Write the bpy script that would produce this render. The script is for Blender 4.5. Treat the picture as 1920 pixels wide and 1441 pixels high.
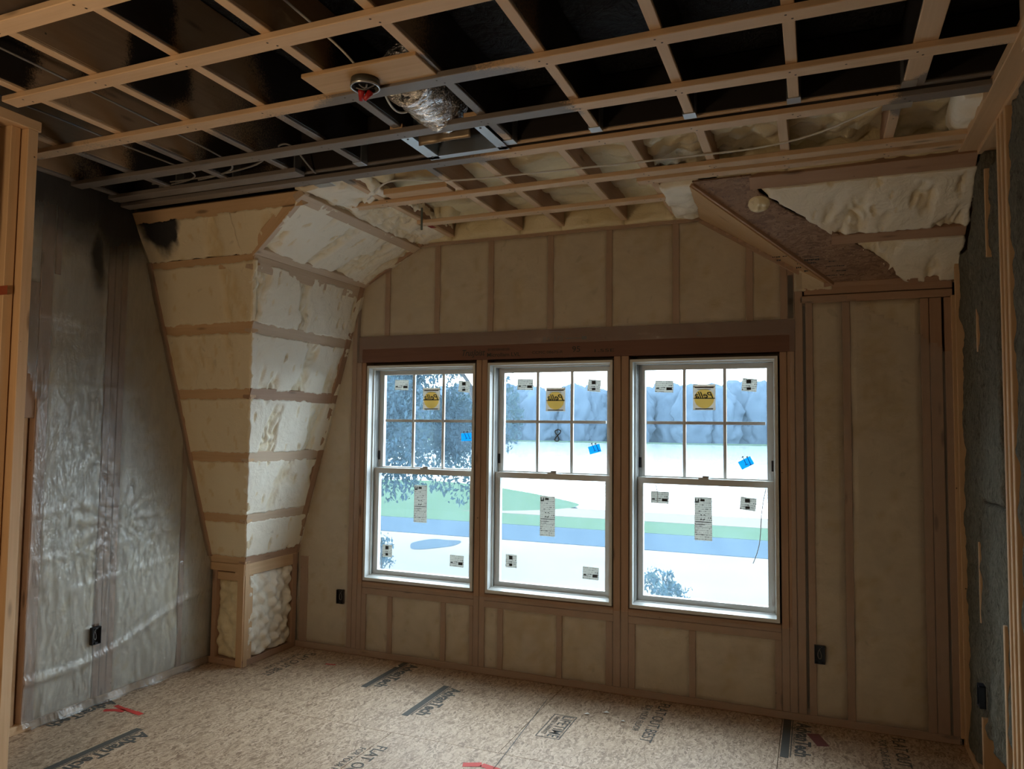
import bpy, bmesh, math, random
from mathutils import Vector, Matrix, noise, Euler
random.seed(7)
sc = bpy.context.scene
for o in list(bpy.data.objects): bpy.data.objects.remove(o)
COL = sc.collection

# ------------------------------------------------------------------ camera
YAW, PITCH, ROLL = 0.38857, 0.05762, 0.0111
fwd = Vector((-math.sin(YAW)*math.cos(PITCH), math.cos(YAW)*math.cos(PITCH), math.sin(PITCH)))
rgt0 = Vector((math.cos(YAW), math.sin(YAW), 0)); up0 = rgt0.cross(fwd)
rgt = math.cos(ROLL)*rgt0 + math.sin(ROLL)*up0
upv = -math.sin(ROLL)*rgt0 + math.cos(ROLL)*up0
cam_d = bpy.data.cameras.new('camera'); cam = bpy.data.objects.new('camera', cam_d); COL.objects.link(cam)
cam_d.sensor_width = 36; cam_d.lens = 1390.15/1920*36; cam_d.clip_start = .05; cam_d.clip_end = 2000
cam.matrix_world = Matrix(((rgt.x, upv.x, -fwd.x, 0), (rgt.y, upv.y, -fwd.y, 0), (rgt.z, upv.z, -fwd.z, 1.53), (0, 0, 0, 1)))
sc.camera = cam

# ------------------------------------------------------------------ world, sun, lights, exposure
w = bpy.data.worlds.new('sky'); sc.world = w; w.use_nodes = True
bg = w.node_tree.nodes['Background']; bg.inputs[0].default_value = (.80, .91, 1.0, 1); bg.inputs[1].default_value = 7.5
sd = bpy.data.lights.new('sun', 'SUN'); sd.energy = 1.5; sd.angle = .02; sd.color = (1, .95, .86)
sun = bpy.data.objects.new('sun', sd); COL.objects.link(sun)
sun.rotation_euler = Vector((.80, .22, -.62)).to_track_quat('-Z', 'Y').to_euler()
def portal(x0, x1, y, z0, z1, flip):
    d = bpy.data.lights.new('sky_portal', 'AREA'); d.shape = 'RECTANGLE'; d.size = x1-x0; d.size_y = z1-z0
    d.cycles.is_portal = True
    o = bpy.data.objects.new('sky_portal', d); COL.objects.link(o)
    o.location = ((x0+x1)/2, y, (z0+z1)/2); o.rotation_euler = (math.pi/2 if flip else -math.pi/2, 0, 0)
# warm work lamp hanging in the room behind the photographer
LAMP = (-2.0, .35, 1.7)
ld = bpy.data.lights.new('work_lamp_light', 'POINT'); ld.energy = 21; ld.shadow_soft_size = .12; ld.color = (1, .71, .42)
lo = bpy.data.objects.new('work_lamp_light', ld); COL.objects.link(lo); lo.location = LAMP
vs = sc.view_settings; vs.view_transform = 'Standard'; vs.look = 'None'; vs.gamma = 1; vs.use_curve_mapping = False
vs.exposure = 0.8
sc.cycles.use_denoising = True
sc.cycles.max_bounces = 5; sc.cycles.diffuse_bounces = 4; sc.cycles.glossy_bounces = 3; sc.cycles.transparent_max_bounces = 12
sc.cycles.use_adaptive_sampling = True; sc.cycles.adaptive_threshold = .1; sc.cycles.adaptive_min_samples = 20
sc.cycles.caustics_reflective = False; sc.cycles.caustics_refractive = False
sc.cycles.sample_clamp_indirect = 6

# ------------------------------------------------------------------ node helpers / materials
class N:
    def __init__(s, name):
        s.m = bpy.data.materials.new(name); s.m.use_nodes = True; s.t = s.m.node_tree
        s.b = s.t.nodes['Principled BSDF']; s.out = s.t.nodes['Material Output']
    def n(s, typ, props=None, **ins):
        nd = s.t.nodes.new('ShaderNode'+typ)
        for k, v in (props or {}).items(): setattr(nd, k, v)
        for k, v in ins.items():
            k = int(k[1:]) if k[0] == 'i' and k[1:].isdigit() else k.replace('_', ' ')
            s.set(nd.inputs[k], v)
        return nd
    def set(s, sock, v):
        if hasattr(v, 'is_output') or hasattr(v, 'links'): s.t.links.new(v, sock)
        elif isinstance(v, (tuple, list)):
            sock.default_value = (tuple(v)+(1,)) if len(v) == 3 and len(sock.default_value) == 4 else v
        else: sock.default_value = v
    def obj(s): return s.n('TexCoord').outputs['Object']
    def pos(s): return s.n('NewGeometry').outputs['Position']
    def rnd(s): return s.n('ObjectInfo').outputs['Random']
    def math(s, op, a, b=0.0, c=False): return s.n('Math', {'operation': op, 'use_clamp': c}, i0=a, i1=b).outputs[0]
    def vm(s, op, a, b): return s.n('VectorMath', {'operation': op}, i0=a, i1=b).outputs[0]
    def scale(s, v, k): return s.n('Mapping', Vector=v, Scale=k).outputs[0]
    def noise(s, v, sc_, det=4, rough=.55, dist=0.0): return s.n('TexNoise', Vector=v, Scale=sc_, Detail=det, Roughness=rough, Distortion=dist).outputs['Fac']
    def voro(s, v, sc_, out='Distance', **k): return s.n('TexVoronoi', k or None, Vector=v, Scale=sc_).outputs[out]
    def ramp(s, f, *stops):
        nd = s.n('ValToRGB', Fac=f); e = nd.color_ramp.elements
        while len(e) < len(stops): e.new(.5)
        for q, (p, c) in zip(e, stops): q.position = p; q.color = tuple(c)+(1,) if len(c) == 3 else c
        return nd.outputs[0]
    def mapr(s, v, a, b, c=0.0, d=1.0, smooth=True):
        return s.n('MapRange', {'interpolation_type': 'SMOOTHSTEP' if smooth else 'LINEAR'}, i0=v, i1=a, i2=b, i3=c, i4=d).outputs[0]
    def mix(s, f, a, b, typ='MIX'):
        nd = s.n('Mix', {'data_type': 'RGBA', 'blend_type': typ}); s.set(nd.inputs[0], f); s.set(nd.inputs[6], a); s.set(nd.inputs[7], b)
        return nd.outputs[2]
    def bump(s, h, strength=.3, dist=.01): return s.n('Bump', Strength=strength, Distance=dist, Height=h).outputs[0]
    def base(s, col=None, rough=None, nrm=None, metal=None, spec=None):
        if col is not None: s.set(s.b.inputs['Base Color'], col)
        if rough is not None: s.set(s.b.inputs['Roughness'], rough)
        if nrm is not None: s.set(s.b.inputs['Normal'], nrm)
        if metal is not None: s.b.inputs['Metallic'].default_value = metal
        if spec is not None: s.b.inputs['Specular IOR Level'].default_value = spec
        return s.m
    def surf(s, sh): s.t.links.new(sh, s.out.inputs['Surface'])
    def blobs(s, lst, amp=.25, nsc=3.0):
        """paint and shade patches: union of fuzzy balls in the room, edges broken by noise"""
        P = s.pos(); nz = s.n('TexNoise', Vector=P, Scale=nsc, Detail=5.0)
        P2 = s.vm('ADD', P, s.vm('MULTIPLY', s.vm('SUBTRACT', nz.outputs['Color'], (.5, .5, .5)), (amp*2, amp*2, amp*2)))
        acc = None
        for (c, r0, r1, sq) in lst:
            d = s.n('VectorMath', {'operation': 'LENGTH'}, i0=s.vm('MULTIPLY', s.vm('SUBTRACT', P2, c), sq)).outputs['Value']
            v = s.mapr(d, r0, r1, 1.0, 0.0)
            acc = v if acc is None else s.math('MAXIMUM', acc, v)
        return acc

def plain(name, col, rough=.6, metal=0.0, spec=.5):
    k = N(name); return k.base(col, rough, None, metal, spec)

SPRAY_LOW = [((-2.05, 2.72, 2.75), .35, .62, (1, 1.2, .3)), ((-1.35, 2.42, 2.75), .38, .55, (1, 1.5, .3)), ((-1.05, 2.6, 2.75), .2, .3, (1, 1, .3)),
             ((-2.9, 2.85, 2.75), .5, .8, (.8, 1.2, .3)), ((.55, 2.98, 2.75), .2, .3, (1, 1, .3)), ((-1.9, 3.02, 2.75), .25, .5, (.6, 2, .3)), ((-3.4, 2.75, 2.75), .3, .6, (1, 1, .3))]
SPRAY_SHADE_HI = [((1.35, 1.4, 2.95), 1.7, 2.75, (1, .45, .3)), ((-.9, 3.0, 2.95), .75, 1.35, (.62, 1.15, .3)), ((-3.2, 3.05, 2.95), .35, .75, (.7, 1.2, .3)), ((-2.45, 2.05, 2.86), .12, .26, (.7, 1, 1)), ((-2.0, 1.62, 2.86), .10, .24, (.7, 1, 1)), ((-2.8, 1.7, 2.86), .10, .22, (.7, 1, 1)), ((-1.7, 2.35, 2.9), .15, .4, (.7, 1, 1))]  # overspray, plus small balls on the left joists painting the strapping's shadows

def wood(name, light, dark, spray=None, knots=True, paint=(.015, .016, .018), rough=.62, cover=.96):
    k = N(name); o = k.obj(); r = k.rnd()
    o2 = k.vm('ADD', o, k.n('CombineXYZ', X=k.math('MULTIPLY', r, 37.0), Y=k.math('MULTIPLY', r, 11.0), Z=r).outputs[0])
    g = k.noise(k.scale(o2, (1.1, 26, 26)), 2.2, 5, .6, .6)
    g2 = k.noise(k.scale(o2, (.5, 5, 5)), 1.6, 3)
    col = k.mix(g2, k.ramp(g, (.3, dark), (.68, light)), light)
    col = k.mix(k.math('MULTIPLY', r, .35), col, dark)
    if knots:
        v = k.n('TexVoronoi', Vector=k.scale(o2, (2.6, 11, 11)), Scale=1.0, Randomness=1.0)
        kn = k.mapr(v.outputs['Distance'], .05, .16, 1.0, 0.0)
        col = k.mix(k.math('MULTIPLY', kn, .75), col, tuple(c*.35 for c in dark))
    nv = k.n('TexVoronoi', Vector=o2, Scale=15.0)
    nd_ = k.math('MULTIPLY', k.mapr(nv.outputs['Distance'], .045, .07, 1.0, 0.0), k.math('GREATER_THAN', k.n('SeparateColor', Color=nv.outputs['Color']).outputs[0], .78))
    col = k.mix(k.math('MULTIPLY', nd_, .85), col, (.03, .02, .015))
    nrm = k.bump(g, .12, .004)
    if spray:
        m = k.blobs(spray, .22, 2.6)
        sp = k.noise(k.pos(), 160, 2)
        m2 = k.math('MULTIPLY', k.mapr(k.math('ADD', m, k.math('MULTIPLY', k.math('SUBTRACT', sp, .5), 1.0)), .28, .80), cover)
        col = k.mix(m2, col, paint)
        k.base(col, k.mapr(m2, 0, 1, rough, .42), nrm)
        return k.m
    return k.base(col, rough, nrm)

M = {}
M['wood'] = wood('framing_lumber', (.66, .45, .265), (.50, .32, .17))
M['wood_dull'] = wood('framing_lumber_dull', (.46, .30, .20), (.35, .215, .14))
M['wood_pale'] = wood('bleached_lumber', (.66, .53, .40), (.53, .40, .28))  # paler lumber tone for the bay boards
M['wood_pink'] = wood('weathered_pink_lumber', (.60, .41, .30), (.47, .31, .22))
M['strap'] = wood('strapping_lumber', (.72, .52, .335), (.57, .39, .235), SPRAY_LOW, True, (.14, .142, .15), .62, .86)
M['joist'] = wood('joist_lumber', (.40, .27, .16), (.27, .175, .10), SPRAY_SHADE_HI, True, (.007, .008, .010))
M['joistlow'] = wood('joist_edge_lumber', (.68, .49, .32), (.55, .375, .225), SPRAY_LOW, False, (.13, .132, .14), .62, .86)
M['lvl'] = wood('laminated_beam', (.20, .095, .06), (.13, .058, .038), None, False)
M['ply'] = wood('plywood', (.60, .41, .23), (.44, .27, .13))

def foam(name, c1, c2, bs=.6, spray=None, rough=.62):
    k = N(name); P = k.pos()
    n1 = k.noise(P, 3.0, 5, .6); n2 = k.noise(P, 38, 5, .6); n3 = k.noise(P, 11, 4, .6, .8)
    col = k.mix(n1, c1, c2); pit = k.mapr(k.noise(P, 15, 2, .5, .5), .68, .76)
    col = k.mix(k.math('MULTIPLY', pit, .4), col, tuple(c*.62 for c in c2))
    te = k.n('Attribute', {'attribute_name': 'tear'}).outputs['Fac']
    col = k.mix(te, col, (c2[0]*.94, c2[1]*.88, c2[2]*.74))
    if spray: col = k.mix(k.blobs(spray, .10, 5.0), col, (.03, .03, .032))
    h = k.math('ADD', k.math('MULTIPLY', n2, .35), n3)
    return k.base(col, rough, k.bump(h, bs, .02))
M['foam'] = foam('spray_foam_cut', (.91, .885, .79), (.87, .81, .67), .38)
M['foam_main'] = foam('spray_foam_warm_lit', (.84, .76, .58), (.78, .67, .46), .38, [((-3.47, 3.08, 2.70), .10, .15, (.75, .6, .62)), ((-3.36, 3.12, 2.60), .03, .06, (1, .6, .8))])  # same foam as the bay, with the warm light put into its colour
M['foam_white'] = foam('spray_foam_pale', (.94, .915, .81), (.90, .855, .70), .3)  # same foam, lightened to carry the window light on the left wall
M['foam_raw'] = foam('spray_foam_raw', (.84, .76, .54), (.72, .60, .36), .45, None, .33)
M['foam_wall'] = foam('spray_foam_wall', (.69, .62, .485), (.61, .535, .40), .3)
k = N('black_foam_deck'); P = k.pos(); k.base((.006, .006, .007), .75, k.bump(k.noise(P, 9, 5, .6, .5), 1.0, .06)); M['deck'] = k.m
k = N('sheathing'); M['sheath'] = k.base(k.ramp(k.noise(k.pos(), 6, 5), (.3, (.05, .04, .03)), (.7, (.10, .075, .05))), .8)

def osb(name, cols, s1=1.0, rot=0.0, spray=None):
    k = N(name); P = k.obj()
    P1 = k.n('Mapping', Vector=P, Rotation=(0, 0, rot)).outputs[0]
    wq = k.n('TexNoise', Vector=P1, Scale=7.0, Detail=2.0).outputs['Color']
    W = k.vm('ADD', P1, k.vm('MULTIPLY', k.vm('SUBTRACT', wq, (.5, .5, .5)), (.10, .05, .03)))
    a = k.n('TexVoronoi', Vector=k.scale(W, (95*s1, 17*s1, 30)), Scale=1.0).outputs['Color']
    b = k.n('TexVoronoi', Vector=k.n('Mapping', Vector=W, Rotation=(0, 0, .9), Scale=(80*s1, 20*s1, 30)).outputs[0], Scale=1.0).outputs['Color']
    c = k.n('TexVoronoi', Vector=k.n('Mapping', Vector=W, Rotation=(0, 0, -.6), Scale=(85*s1, 20*s1, 30)).outputs[0], Scale=1.0).outputs['Color']
    sel = k.noise(P1, 45*s1, 2); sel2 = k.noise(P1, 33*s1, 2)
    f = k.mix(k.mapr(sel, .48, .52), a, b); f = k.mix(k.mapr(sel2, .52, .56), f, c)
    fr = k.n('SeparateColor', Color=f).outputs[0]
    col = k.ramp(fr, (.0, cols[0]), (.35, cols[1]), (.7, cols[2]), (1.0, cols[3]))
    big = k.noise(P, 1.4, 4); col = k.mix(k.math('MULTIPLY', big, .35), col, tuple(q*.75 for q in cols[1]))
    col = k.mix(k.mapr(k.noise(P1, 120*s1, 2), .62, .75), col, tuple(q*.4 for q in cols[0]))
    return k.base(col, .6, k.bump(fr, .15, .003))
M['floor'] = osb('osb_subfloor', ((.22, .135, .08), (.46, .32, .205), (.60, .44, .295), (.72, .555, .40)), 1.15)
M['osb'] = osb('osb_roof_sheet', ((.17, .10, .065), (.27, .165, .105), (.34, .22, .145), (.42, .28, .19)), .8, .6)

k = N('mineral_wool'); P = k.obj()
f1 = k.noise(k.scale(P, (10, 10, 3.2)), 6, 6, .7, 1.4); f2 = k.noise(k.scale(P, (30, 30, 12)), 8, 4, .7, 1)
k.base(k.ramp(k.math('ADD', k.math('MULTIPLY', f1, .7), k.math('MULTIPLY', f2, .3)), (.34, (.06, .057, .044)), (.50, (.20, .19, .148)), (.68, (.32, .305, .24))), .95, k.bump(f1, .8, .03), None, .1); M['wool'] = k.m

def plastic(name, haze, spray=None, gl=.5, hzc=(.80, .76, .72), ro=.17, ior=1.3):
    k = N(name); P = k.pos()
    wr = k.math('ADD', k.noise(k.scale(P, (1, 2.6, 1.0)), 5, 3, .55, 1.2), k.math('MULTIPLY', k.noise(k.scale(P, (1, 9, 2.2)), 4, 3, .55, 1.6), .5))
    nrm = k.bump(wr, .5, .03)
    lw = k.n('Fresnel', IOR=ior, Normal=nrm).outputs[0]
    fac = k.math('MULTIPLY', lw, gl, True)
    tr = k.n('BsdfTransparent', Color=(.985, .98, .97)).outputs[0]
    g = k.n('BsdfGlossy', Color=(1, 1, 1), Roughness=ro, Normal=nrm).outputs[0]
    d = k.n('BsdfDiffuse', Color=hzc, Normal=nrm).outputs[0]
    m1 = k.n('MixShader', i0=fac, i1=tr, i2=g).outputs[0]
    hz = k.math('MULTIPLY', k.mapr(wr, .3, 1.1, .5, 1.5, False), haze)
    m2 = k.n('MixShader', i0=hz, i1=m1, i2=d).outputs[0]
    if spray:
        bl = k.n('BsdfDiffuse', Color=(.045, .045, .047)).outputs[0]
        m2 = k.n('MixShader', i0=k.math('MULTIPLY', k.blobs(spray, .16, 2.2), .88), i1=m2, i2=bl).outputs[0]
    k.surf(m2); return k.m
M['plastic_l'] = plastic('clear_poly_sheet', .16, [((-3.64, 2.72, 2.80), .12, .46, (1, .85, 1)), ((-3.64, 3.0, 2.70), .14, .34, (1, 1.2, .9)), ((-3.64, 2.5, 2.85), .15, .45, (1, 1, 1)), ((-3.64, 2.86, 2.42), .03, .14, (1, 1.5, .6))], 1.35, (.95, .93, .87), .20, 1.45)
M['plastic_b'] = plastic('dusty_poly_sheet', .17, None, .35)

k = N('window_glass'); tr = k.n('BsdfTransparent', Color=(.96, .985, .99)).outputs[0]
g = k.n('BsdfGlossy', Color=(1, 1, 1), Roughness=.01).outputs[0]
fr = k.math('MULTIPLY', k.n('LayerWeight', Blend=.12).outputs['Fresnel'], .6)
tl = k.n('BsdfTranslucent', Color=(.52, .78, 1)).outputs[0]
haze_veil = k.mapr(k.noise(k.pos(), 5, 4, .6, .4), .3, .8, .012, .028, False)  # bluish veil: the haze outdoors is put into the glass
k.surf(k.n('MixShader', i0=haze_veil, i1=k.n('MixShader', i0=fr, i1=tr, i2=g).outputs[0], i2=tl).outputs[0]); M['glass'] = k.m

M['vinyl'] = plain('window_cladding', (.66, .68, .66), .4)
M['vinyl_d'] = plain('window_track_grey', (.28, .29, .28), .5)
M['galv'] = plain('galvanised_steel', (.62, .66, .68), .32, .9)
k = N('foil_duct'); M['foil'] = k.base((.88, .90, .93), .16, k.bump(k.noise(k.scale(k.pos(), (9, 45, 20)), 4, 3, .6, 1.2), .9, .012), 1.0)
M['cable'] = plain('white_cable_jacket', (.62, .60, .55), .5)
M['cable_dark'] = plain('grey_cable_jacket', (.22, .21, .20), .5)
M['black'] = plain('black_plastic', (.012, .012, .014), .5)
M['bluebox'] = plain('blue_plastic_box', (.012, .025, .045), .5)
M['ink'] = plain('black_ink', (.035, .037, .035), .7)
M['ink_grey'] = plain('worn_grey_ink', (.10, .10, .09), .8)
M['ink_floor'] = plain('faded_floor_ink', (.085, .083, .072), .8)
M['redpaint'] = plain('red_marking_paint', (.62, .05, .035), .7)
M['rednut'] = plain('red_wire_connector', (.45, .02, .02), .4)
M['nail'] = plain('nail_head', (.05, .035, .025), .6)
M['paper'] = plain('scrap_paper', (.75, .72, .66), .8)
M['yellow'] = plain('sticker_yellow', (.92, .66, .20), .6)
M['taupe'] = plain('sticker_taupe', (.30, .275, .24), .6)
M['bluetape'] = plain('blue_tape', (.02, .42, .75), .6)
M['steelrod'] = plain('threaded_rod_steel', (.16, .20, .17), .45, .6)
k = N('printed_sticker'); o = k.obj()
rows = k.mapr(k.n('TexWave', {'bands_direction': 'Z'}, Vector=o, Scale=26.0).outputs['Fac'], .45, .55)
chars = k.mapr(k.noise(k.scale(o, (300, 1, 60)), 1.0, 2), .46, .52)
lump = k.mapr(k.noise(k.scale(o, (35, 1, 45)), 1.0, 1), .50, .58)
k.base(k.mix(k.math('MULTIPLY', k.math('MULTIPLY', rows, chars), k.math('ADD', k.math('MULTIPLY', lump, .55), .35)), (.56, .56, .52), (.06, .06, .06)), .6)
def paperlike(m, col, f=.35):
    t = m.node_tree; b = t.nodes['Principled BSDF']; tl = t.nodes.new('ShaderNodeBsdfTranslucent'); mx = t.nodes.new('ShaderNodeMixShader'); mx.inputs[0].default_value = f
    src = b.inputs['Base Color'].links
    if src: t.links.new(src[0].from_socket, tl.inputs[0])
    else: tl.inputs[0].default_value = tuple(col)+(1,)
    t.links.new(b.outputs[0], mx.inputs[1]); t.links.new(tl.outputs[0], mx.inputs[2]); t.links.new(mx.outputs[0], t.nodes['Material Output'].inputs[0]); return m
M['print'] = paperlike(k.m, (1, 1, 1), .55)
paperlike(M['yellow'], (.95, .70, .2), .9); paperlike(M['taupe'], (.42, .39, .34), .7); paperlike(M['bluetape'], (.03, .55, .95), .5)

# ------------------------------------------------------------------ object helpers
WM = {}
def link(o, parent=None, world=None):
    COL.objects.link(o); wmx = world if world is not None else Matrix.Identity(4); WM[o.name] = wmx
    if parent is not None:
        o.parent = parent; o.matrix_parent_inverse = WM[parent.name].inverted()
    o.matrix_basis = wmx
    return o
def tag(o, label, cat, group=None, kind=None):
    o['label'] = label; o['category'] = cat
    if group: o['group'] = group
    if kind: o['kind'] = kind
    return o
def empty(name, loc, label=None, cat=None, group=None, kind=None):
    o = bpy.data.objects.new(name, None); o.empty_display_size = .1
    link(o, None, Matrix.Translation(loc))
    if label: tag(o, label, cat, group, kind)
    return o
def mesh(name, V, F, mat, parent=None, world=None, smooth=False, mats=None, fm=None):
    me = bpy.data.meshes.new(name); me.from_pydata([tuple(v) for v in V], [], F)
    for q in (mats or [mat]): me.materials.append(q)
    if fm: me.polygons.foreach_set('material_index', fm)
    if smooth: me.polygons.foreach_set('use_smooth', [True]*len(me.polygons))
    me.update()
    return link(bpy.data.objects.new(name, me), parent, world)
_bx = {}
def boxmesh(name, L, W, H, mat, c=.0022):
    key = (round(L, 4), round(W, 4), round(H, 4), mat.name, name)
    if key in _bx: return _bx[key]
    c = min(c, L*.2, W*.2, H*.2); bm = bmesh.new()
    for sx in (-1, 1):
        for sy in (-1, 1):
            for sz in (-1, 1):
                x, y, z = sx*L/2, sy*W/2, sz*H/2
                for p in ((x-sx*c, y-sy*c, z), (x-sx*c, y, z-sz*c), (x, y-sy*c, z-sz*c)): bm.verts.new(p)
    bmesh.ops.convex_hull(bm, input=bm.verts); bmesh.ops.dissolve_limit(bm, angle_limit=.01, verts=bm.verts, edges=bm.edges)
    me = bpy.data.meshes.new(name); bm.to_mesh(me); bm.free(); me.materials.append(mat); _bx[key] = me
    return me
def bar(name, p0, p1, wd, dp, n, mat, parent=None, lift=0.0, label=None):
    """board whose front face runs p0-p1 (centre line), wd wide, body dp deep behind the face (against n)"""
    p0, p1, n = Vector(p0), Vector(p1), Vector(n); X = (p1-p0); L = X.length; X.normalize()
    Z = (n - X*n.dot(X)).normalized(); Y = Z.cross(X)
    c = (p0+p1)/2 + Z*(lift - dp/2)
    mw = Matrix(((X.x, Y.x, Z.x, c.x), (X.y, Y.y, Z.y, c.y), (X.z, Y.z, Z.z, c.z), (0, 0, 0, 1)))
    o = link(bpy.data.objects.new(name, boxmesh(name, L, wd, dp, mat)), parent, mw)
    if label: o['label'] = label
    return o
def abox(name, x0, x1, y0, y1, z0, z1, mat, parent=None, c=.0022):
    d = (x1-x0, y1-y0, z1-z0); a = max(range(3), key=lambda i: d[i])
    R = [Matrix.Identity(3), Matrix(((0, -1, 0), (1, 0, 0), (0, 0, 1))), Matrix(((0, 0, -1), (0, 1, 0), (1, 0, 0)))][a]
    dims = [(d[0], d[1], d[2]), (d[1], d[0], d[2]), (d[2], d[1], d[0])][a]
    mw = Matrix.Translation(((x0+x1)/2, (y0+y1)/2, (z0+z1)/2)) @ R.to_4x4()
    return link(bpy.data.objects.new(name, boxmesh(name, *dims, mat, c)), parent, mw)
def sbox(V, F, x0, x1, y0, y1, z0, z1):
    b = len(V); V += [(x, y, z) for x in (x0, x1) for y in (y0, y1) for z in (z0, z1)]
    F += [tuple(b+i for i in f) for f in ((0, 1, 3, 2), (4, 6, 7, 5), (0, 4, 5, 1), (2, 3, 7, 6), (0, 2, 6, 4), (1, 5, 7, 3))]
def fbm(p, sc_=1.0, o=4): return noise.fractal(Vector(p)*sc_, 1.0, 2.0, o)
def patch(name, A, B, C, D, n, mat, parent, res=.03, amp=.006, sc_=9, rag=.0, edge=.012, thick=.05, lump=0.0, seed=0, hump=0.0, jag=0.0, off=0.0, cover=.0, lamp=.035):
    """foam or batt filling between four corners (A-B bottom, D-C top), lumpy torn front, solid body"""
    A, B, C, D, n = map(Vector, (A, B, C, D, n)); n.normalize()
    nu = max(3, int(max((B-A).length, (C-D).length)/res)); nv = max(3, int(max((D-A).length, (C-B).length)/res))
    V = []; F = []; T = []; sh = Vector((seed*3.7, seed*1.3, seed*7.1)); ud = (B-A).normalized(); vd = (D-A).normalized()
    for j in range(nv+1):
        for i in range(nu+1):
            u, v = i/nu, j/nv; p = (A*(1-u)+B*u)*(1-v) + (D*(1-u)+C*u)*v
            d = off+amp*fbm(p+sh, sc_); tr_ = 0.0
            if rag:
                q = p+sh*2; a_, b_ = q.dot(ud), q.dot(vd)
                m = noise.noise((a_*5.0, b_*1.9, seed))+.35*noise.noise((a_*14, b_*7, seed+4))+cover
                m = min(1, max(0, (m-.12)*4.5))
                rd = 1-abs(noise.noise((a_*30+1.5*noise.noise((a_*9, b_*9, 1)), b_*17, seed)))*2
                d -= rag*m*(.35+.75*rd); tr_ = m*max(0, min(1, .25+.75*rd))
                pk = noise.noise((a_*26, b_*11, seed+9)); 
                if pk > .47: d -= rag*.6*(pk-.47)*5; tr_ = max(tr_, .8)
            if lump:
                dd = noise.voronoi((p+sh)*lump)[0]; d += (.6-dd[0])*lamp
            if hump: d += hump*math.sin(math.pi*u)**.5*math.sin(math.pi*v)**.4
            e = min(i, nu-i, j, nv-j)
            if e == 0: d -= edge
            if jag and e <= 1:
                jn = noise.noise((p+sh)*21)+.6*noise.noise((p+sh)*55); k_ = jag*jn*(1 if e == 0 else .6)
                if i <= 1: p = p-ud*k_
                if i >= nu-1: p = p+ud*k_
                if j <= 1: p = p-vd*k_
                if j >= nv-1: p = p+vd*k_
            V.append(p+n*d); T.append(tr_)
    w_ = nu+1
    for j in range(nv):
        for i in range(nu): F.append((j*w_+i, j*w_+i+1, (j+1)*w_+i+1, (j+1)*w_+i))
    rim = [i for i in range(nu+1)] + [j*w_+nu for j in range(1, nv+1)] + [nv*w_+i for i in range(nu-1, -1, -1)] + [j*w_ for j in range(nv-1, 0, -1)]
    b = len(V); V += [V[i]-n*thick for i in rim]; T += [.3]*len(rim); m_ = len(rim)
    for i in range(m_): F.append((rim[i], b+i, b+(i+1) % m_, rim[(i+1) % m_]))
    fn = (V[F[0][1]]-V[F[0][0]]).cross(V[F[0][2]]-V[F[0][0]])
    if fn.dot(n) < 0: F = [tuple(reversed(f)) for f in F]
    o = mesh(name, V, F, mat, parent, None, True)
    if rag:
        at = o.data.attributes.new('tear', 'FLOAT', 'POINT'); at.data.foreach_set('value', T)
    return o
def tube(name, pts, r, mat, parent=None, seg=8, closed=False):
    c = bpy.data.curves.new(name, 'CURVE'); c.dimensions = '3D'; c.bevel_depth = r; c.bevel_resolution = 2; c.resolution_u = 6
    s = c.splines.new('NURBS'); s.points.add(len(pts)-1); s.use_endpoint_u = True; s.order_u = 4 if len(pts) > 3 else len(pts)
    for q, p in zip(s.points, pts): q.co = (*p, 1)
    t = bpy.data.objects.new('tmp', c); me = bpy.data.meshes.new_from_object(t); bpy.data.objects.remove(t); bpy.data.curves.remove(c)
    me.name = name; me.materials.append(mat); me.polygons.foreach_set('use_smooth', [True]*len(me.polygons))
    return link(bpy.data.objects.new(name, me), parent)
def text(name, s, size, origin, X, Y, mat, parent, width=None, bold=0.0, lift=.0008, shear=0.0, flip=False):
    """flat lettering: starts at origin, runs along X, letters stand along Y"""
    c = bpy.data.curves.new(name, 'FONT'); c.body = s; c.size = size; c.offset = bold*size; c.shear = shear; c.extrude = .0002; c.resolution_u = 3
    t = bpy.data.objects.new('tmp', c); me = bpy.data.meshes.new_from_object(t); bpy.data.objects.remove(t); bpy.data.curves.remove(c)
    X, Y = Vector(X).normalized(), Vector(Y).normalized(); Z = X.cross(Y)
    k = 1.0
    xs = [v.co.x for v in me.vertices]
    if width and xs: k = width/max(1e-6, max(xs)-min(xs)); x0 = min(xs)
    else: x0 = 0
    for v in me.vertices:
        v.co.x = (v.co.x-x0)*k
        if flip: v.co.x = (width or 0)-v.co.x
    me.materials.append(mat); me.name = name
    o = Vector(origin)+Z*lift
    mw = Matrix(((X.x, Y.x, Z.x, o.x), (X.y, Y.y, Z.y, o.y), (X.z, Y.z, Z.z, o.z), (0, 0, 0, 1)))
    return link(bpy.data.objects.new(name, me), parent, mw)
def lathe(name, prof, mat, parent, mw, seg=24, smooth=True):
    V = []; F = []
    for r, z in prof:
        for i in range(seg): a = 2*math.pi*i/seg; V.append((r*math.cos(a), r*math.sin(a), z))
    for j in range(len(prof)-1):
        for i in range(seg): F.append((j*seg+i, j*seg+(i+1) % seg, (j+1)*seg+(i+1) % seg, (j+1)*seg+i))
    return mesh(name, V, F, mat, parent, mw, smooth)

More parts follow.
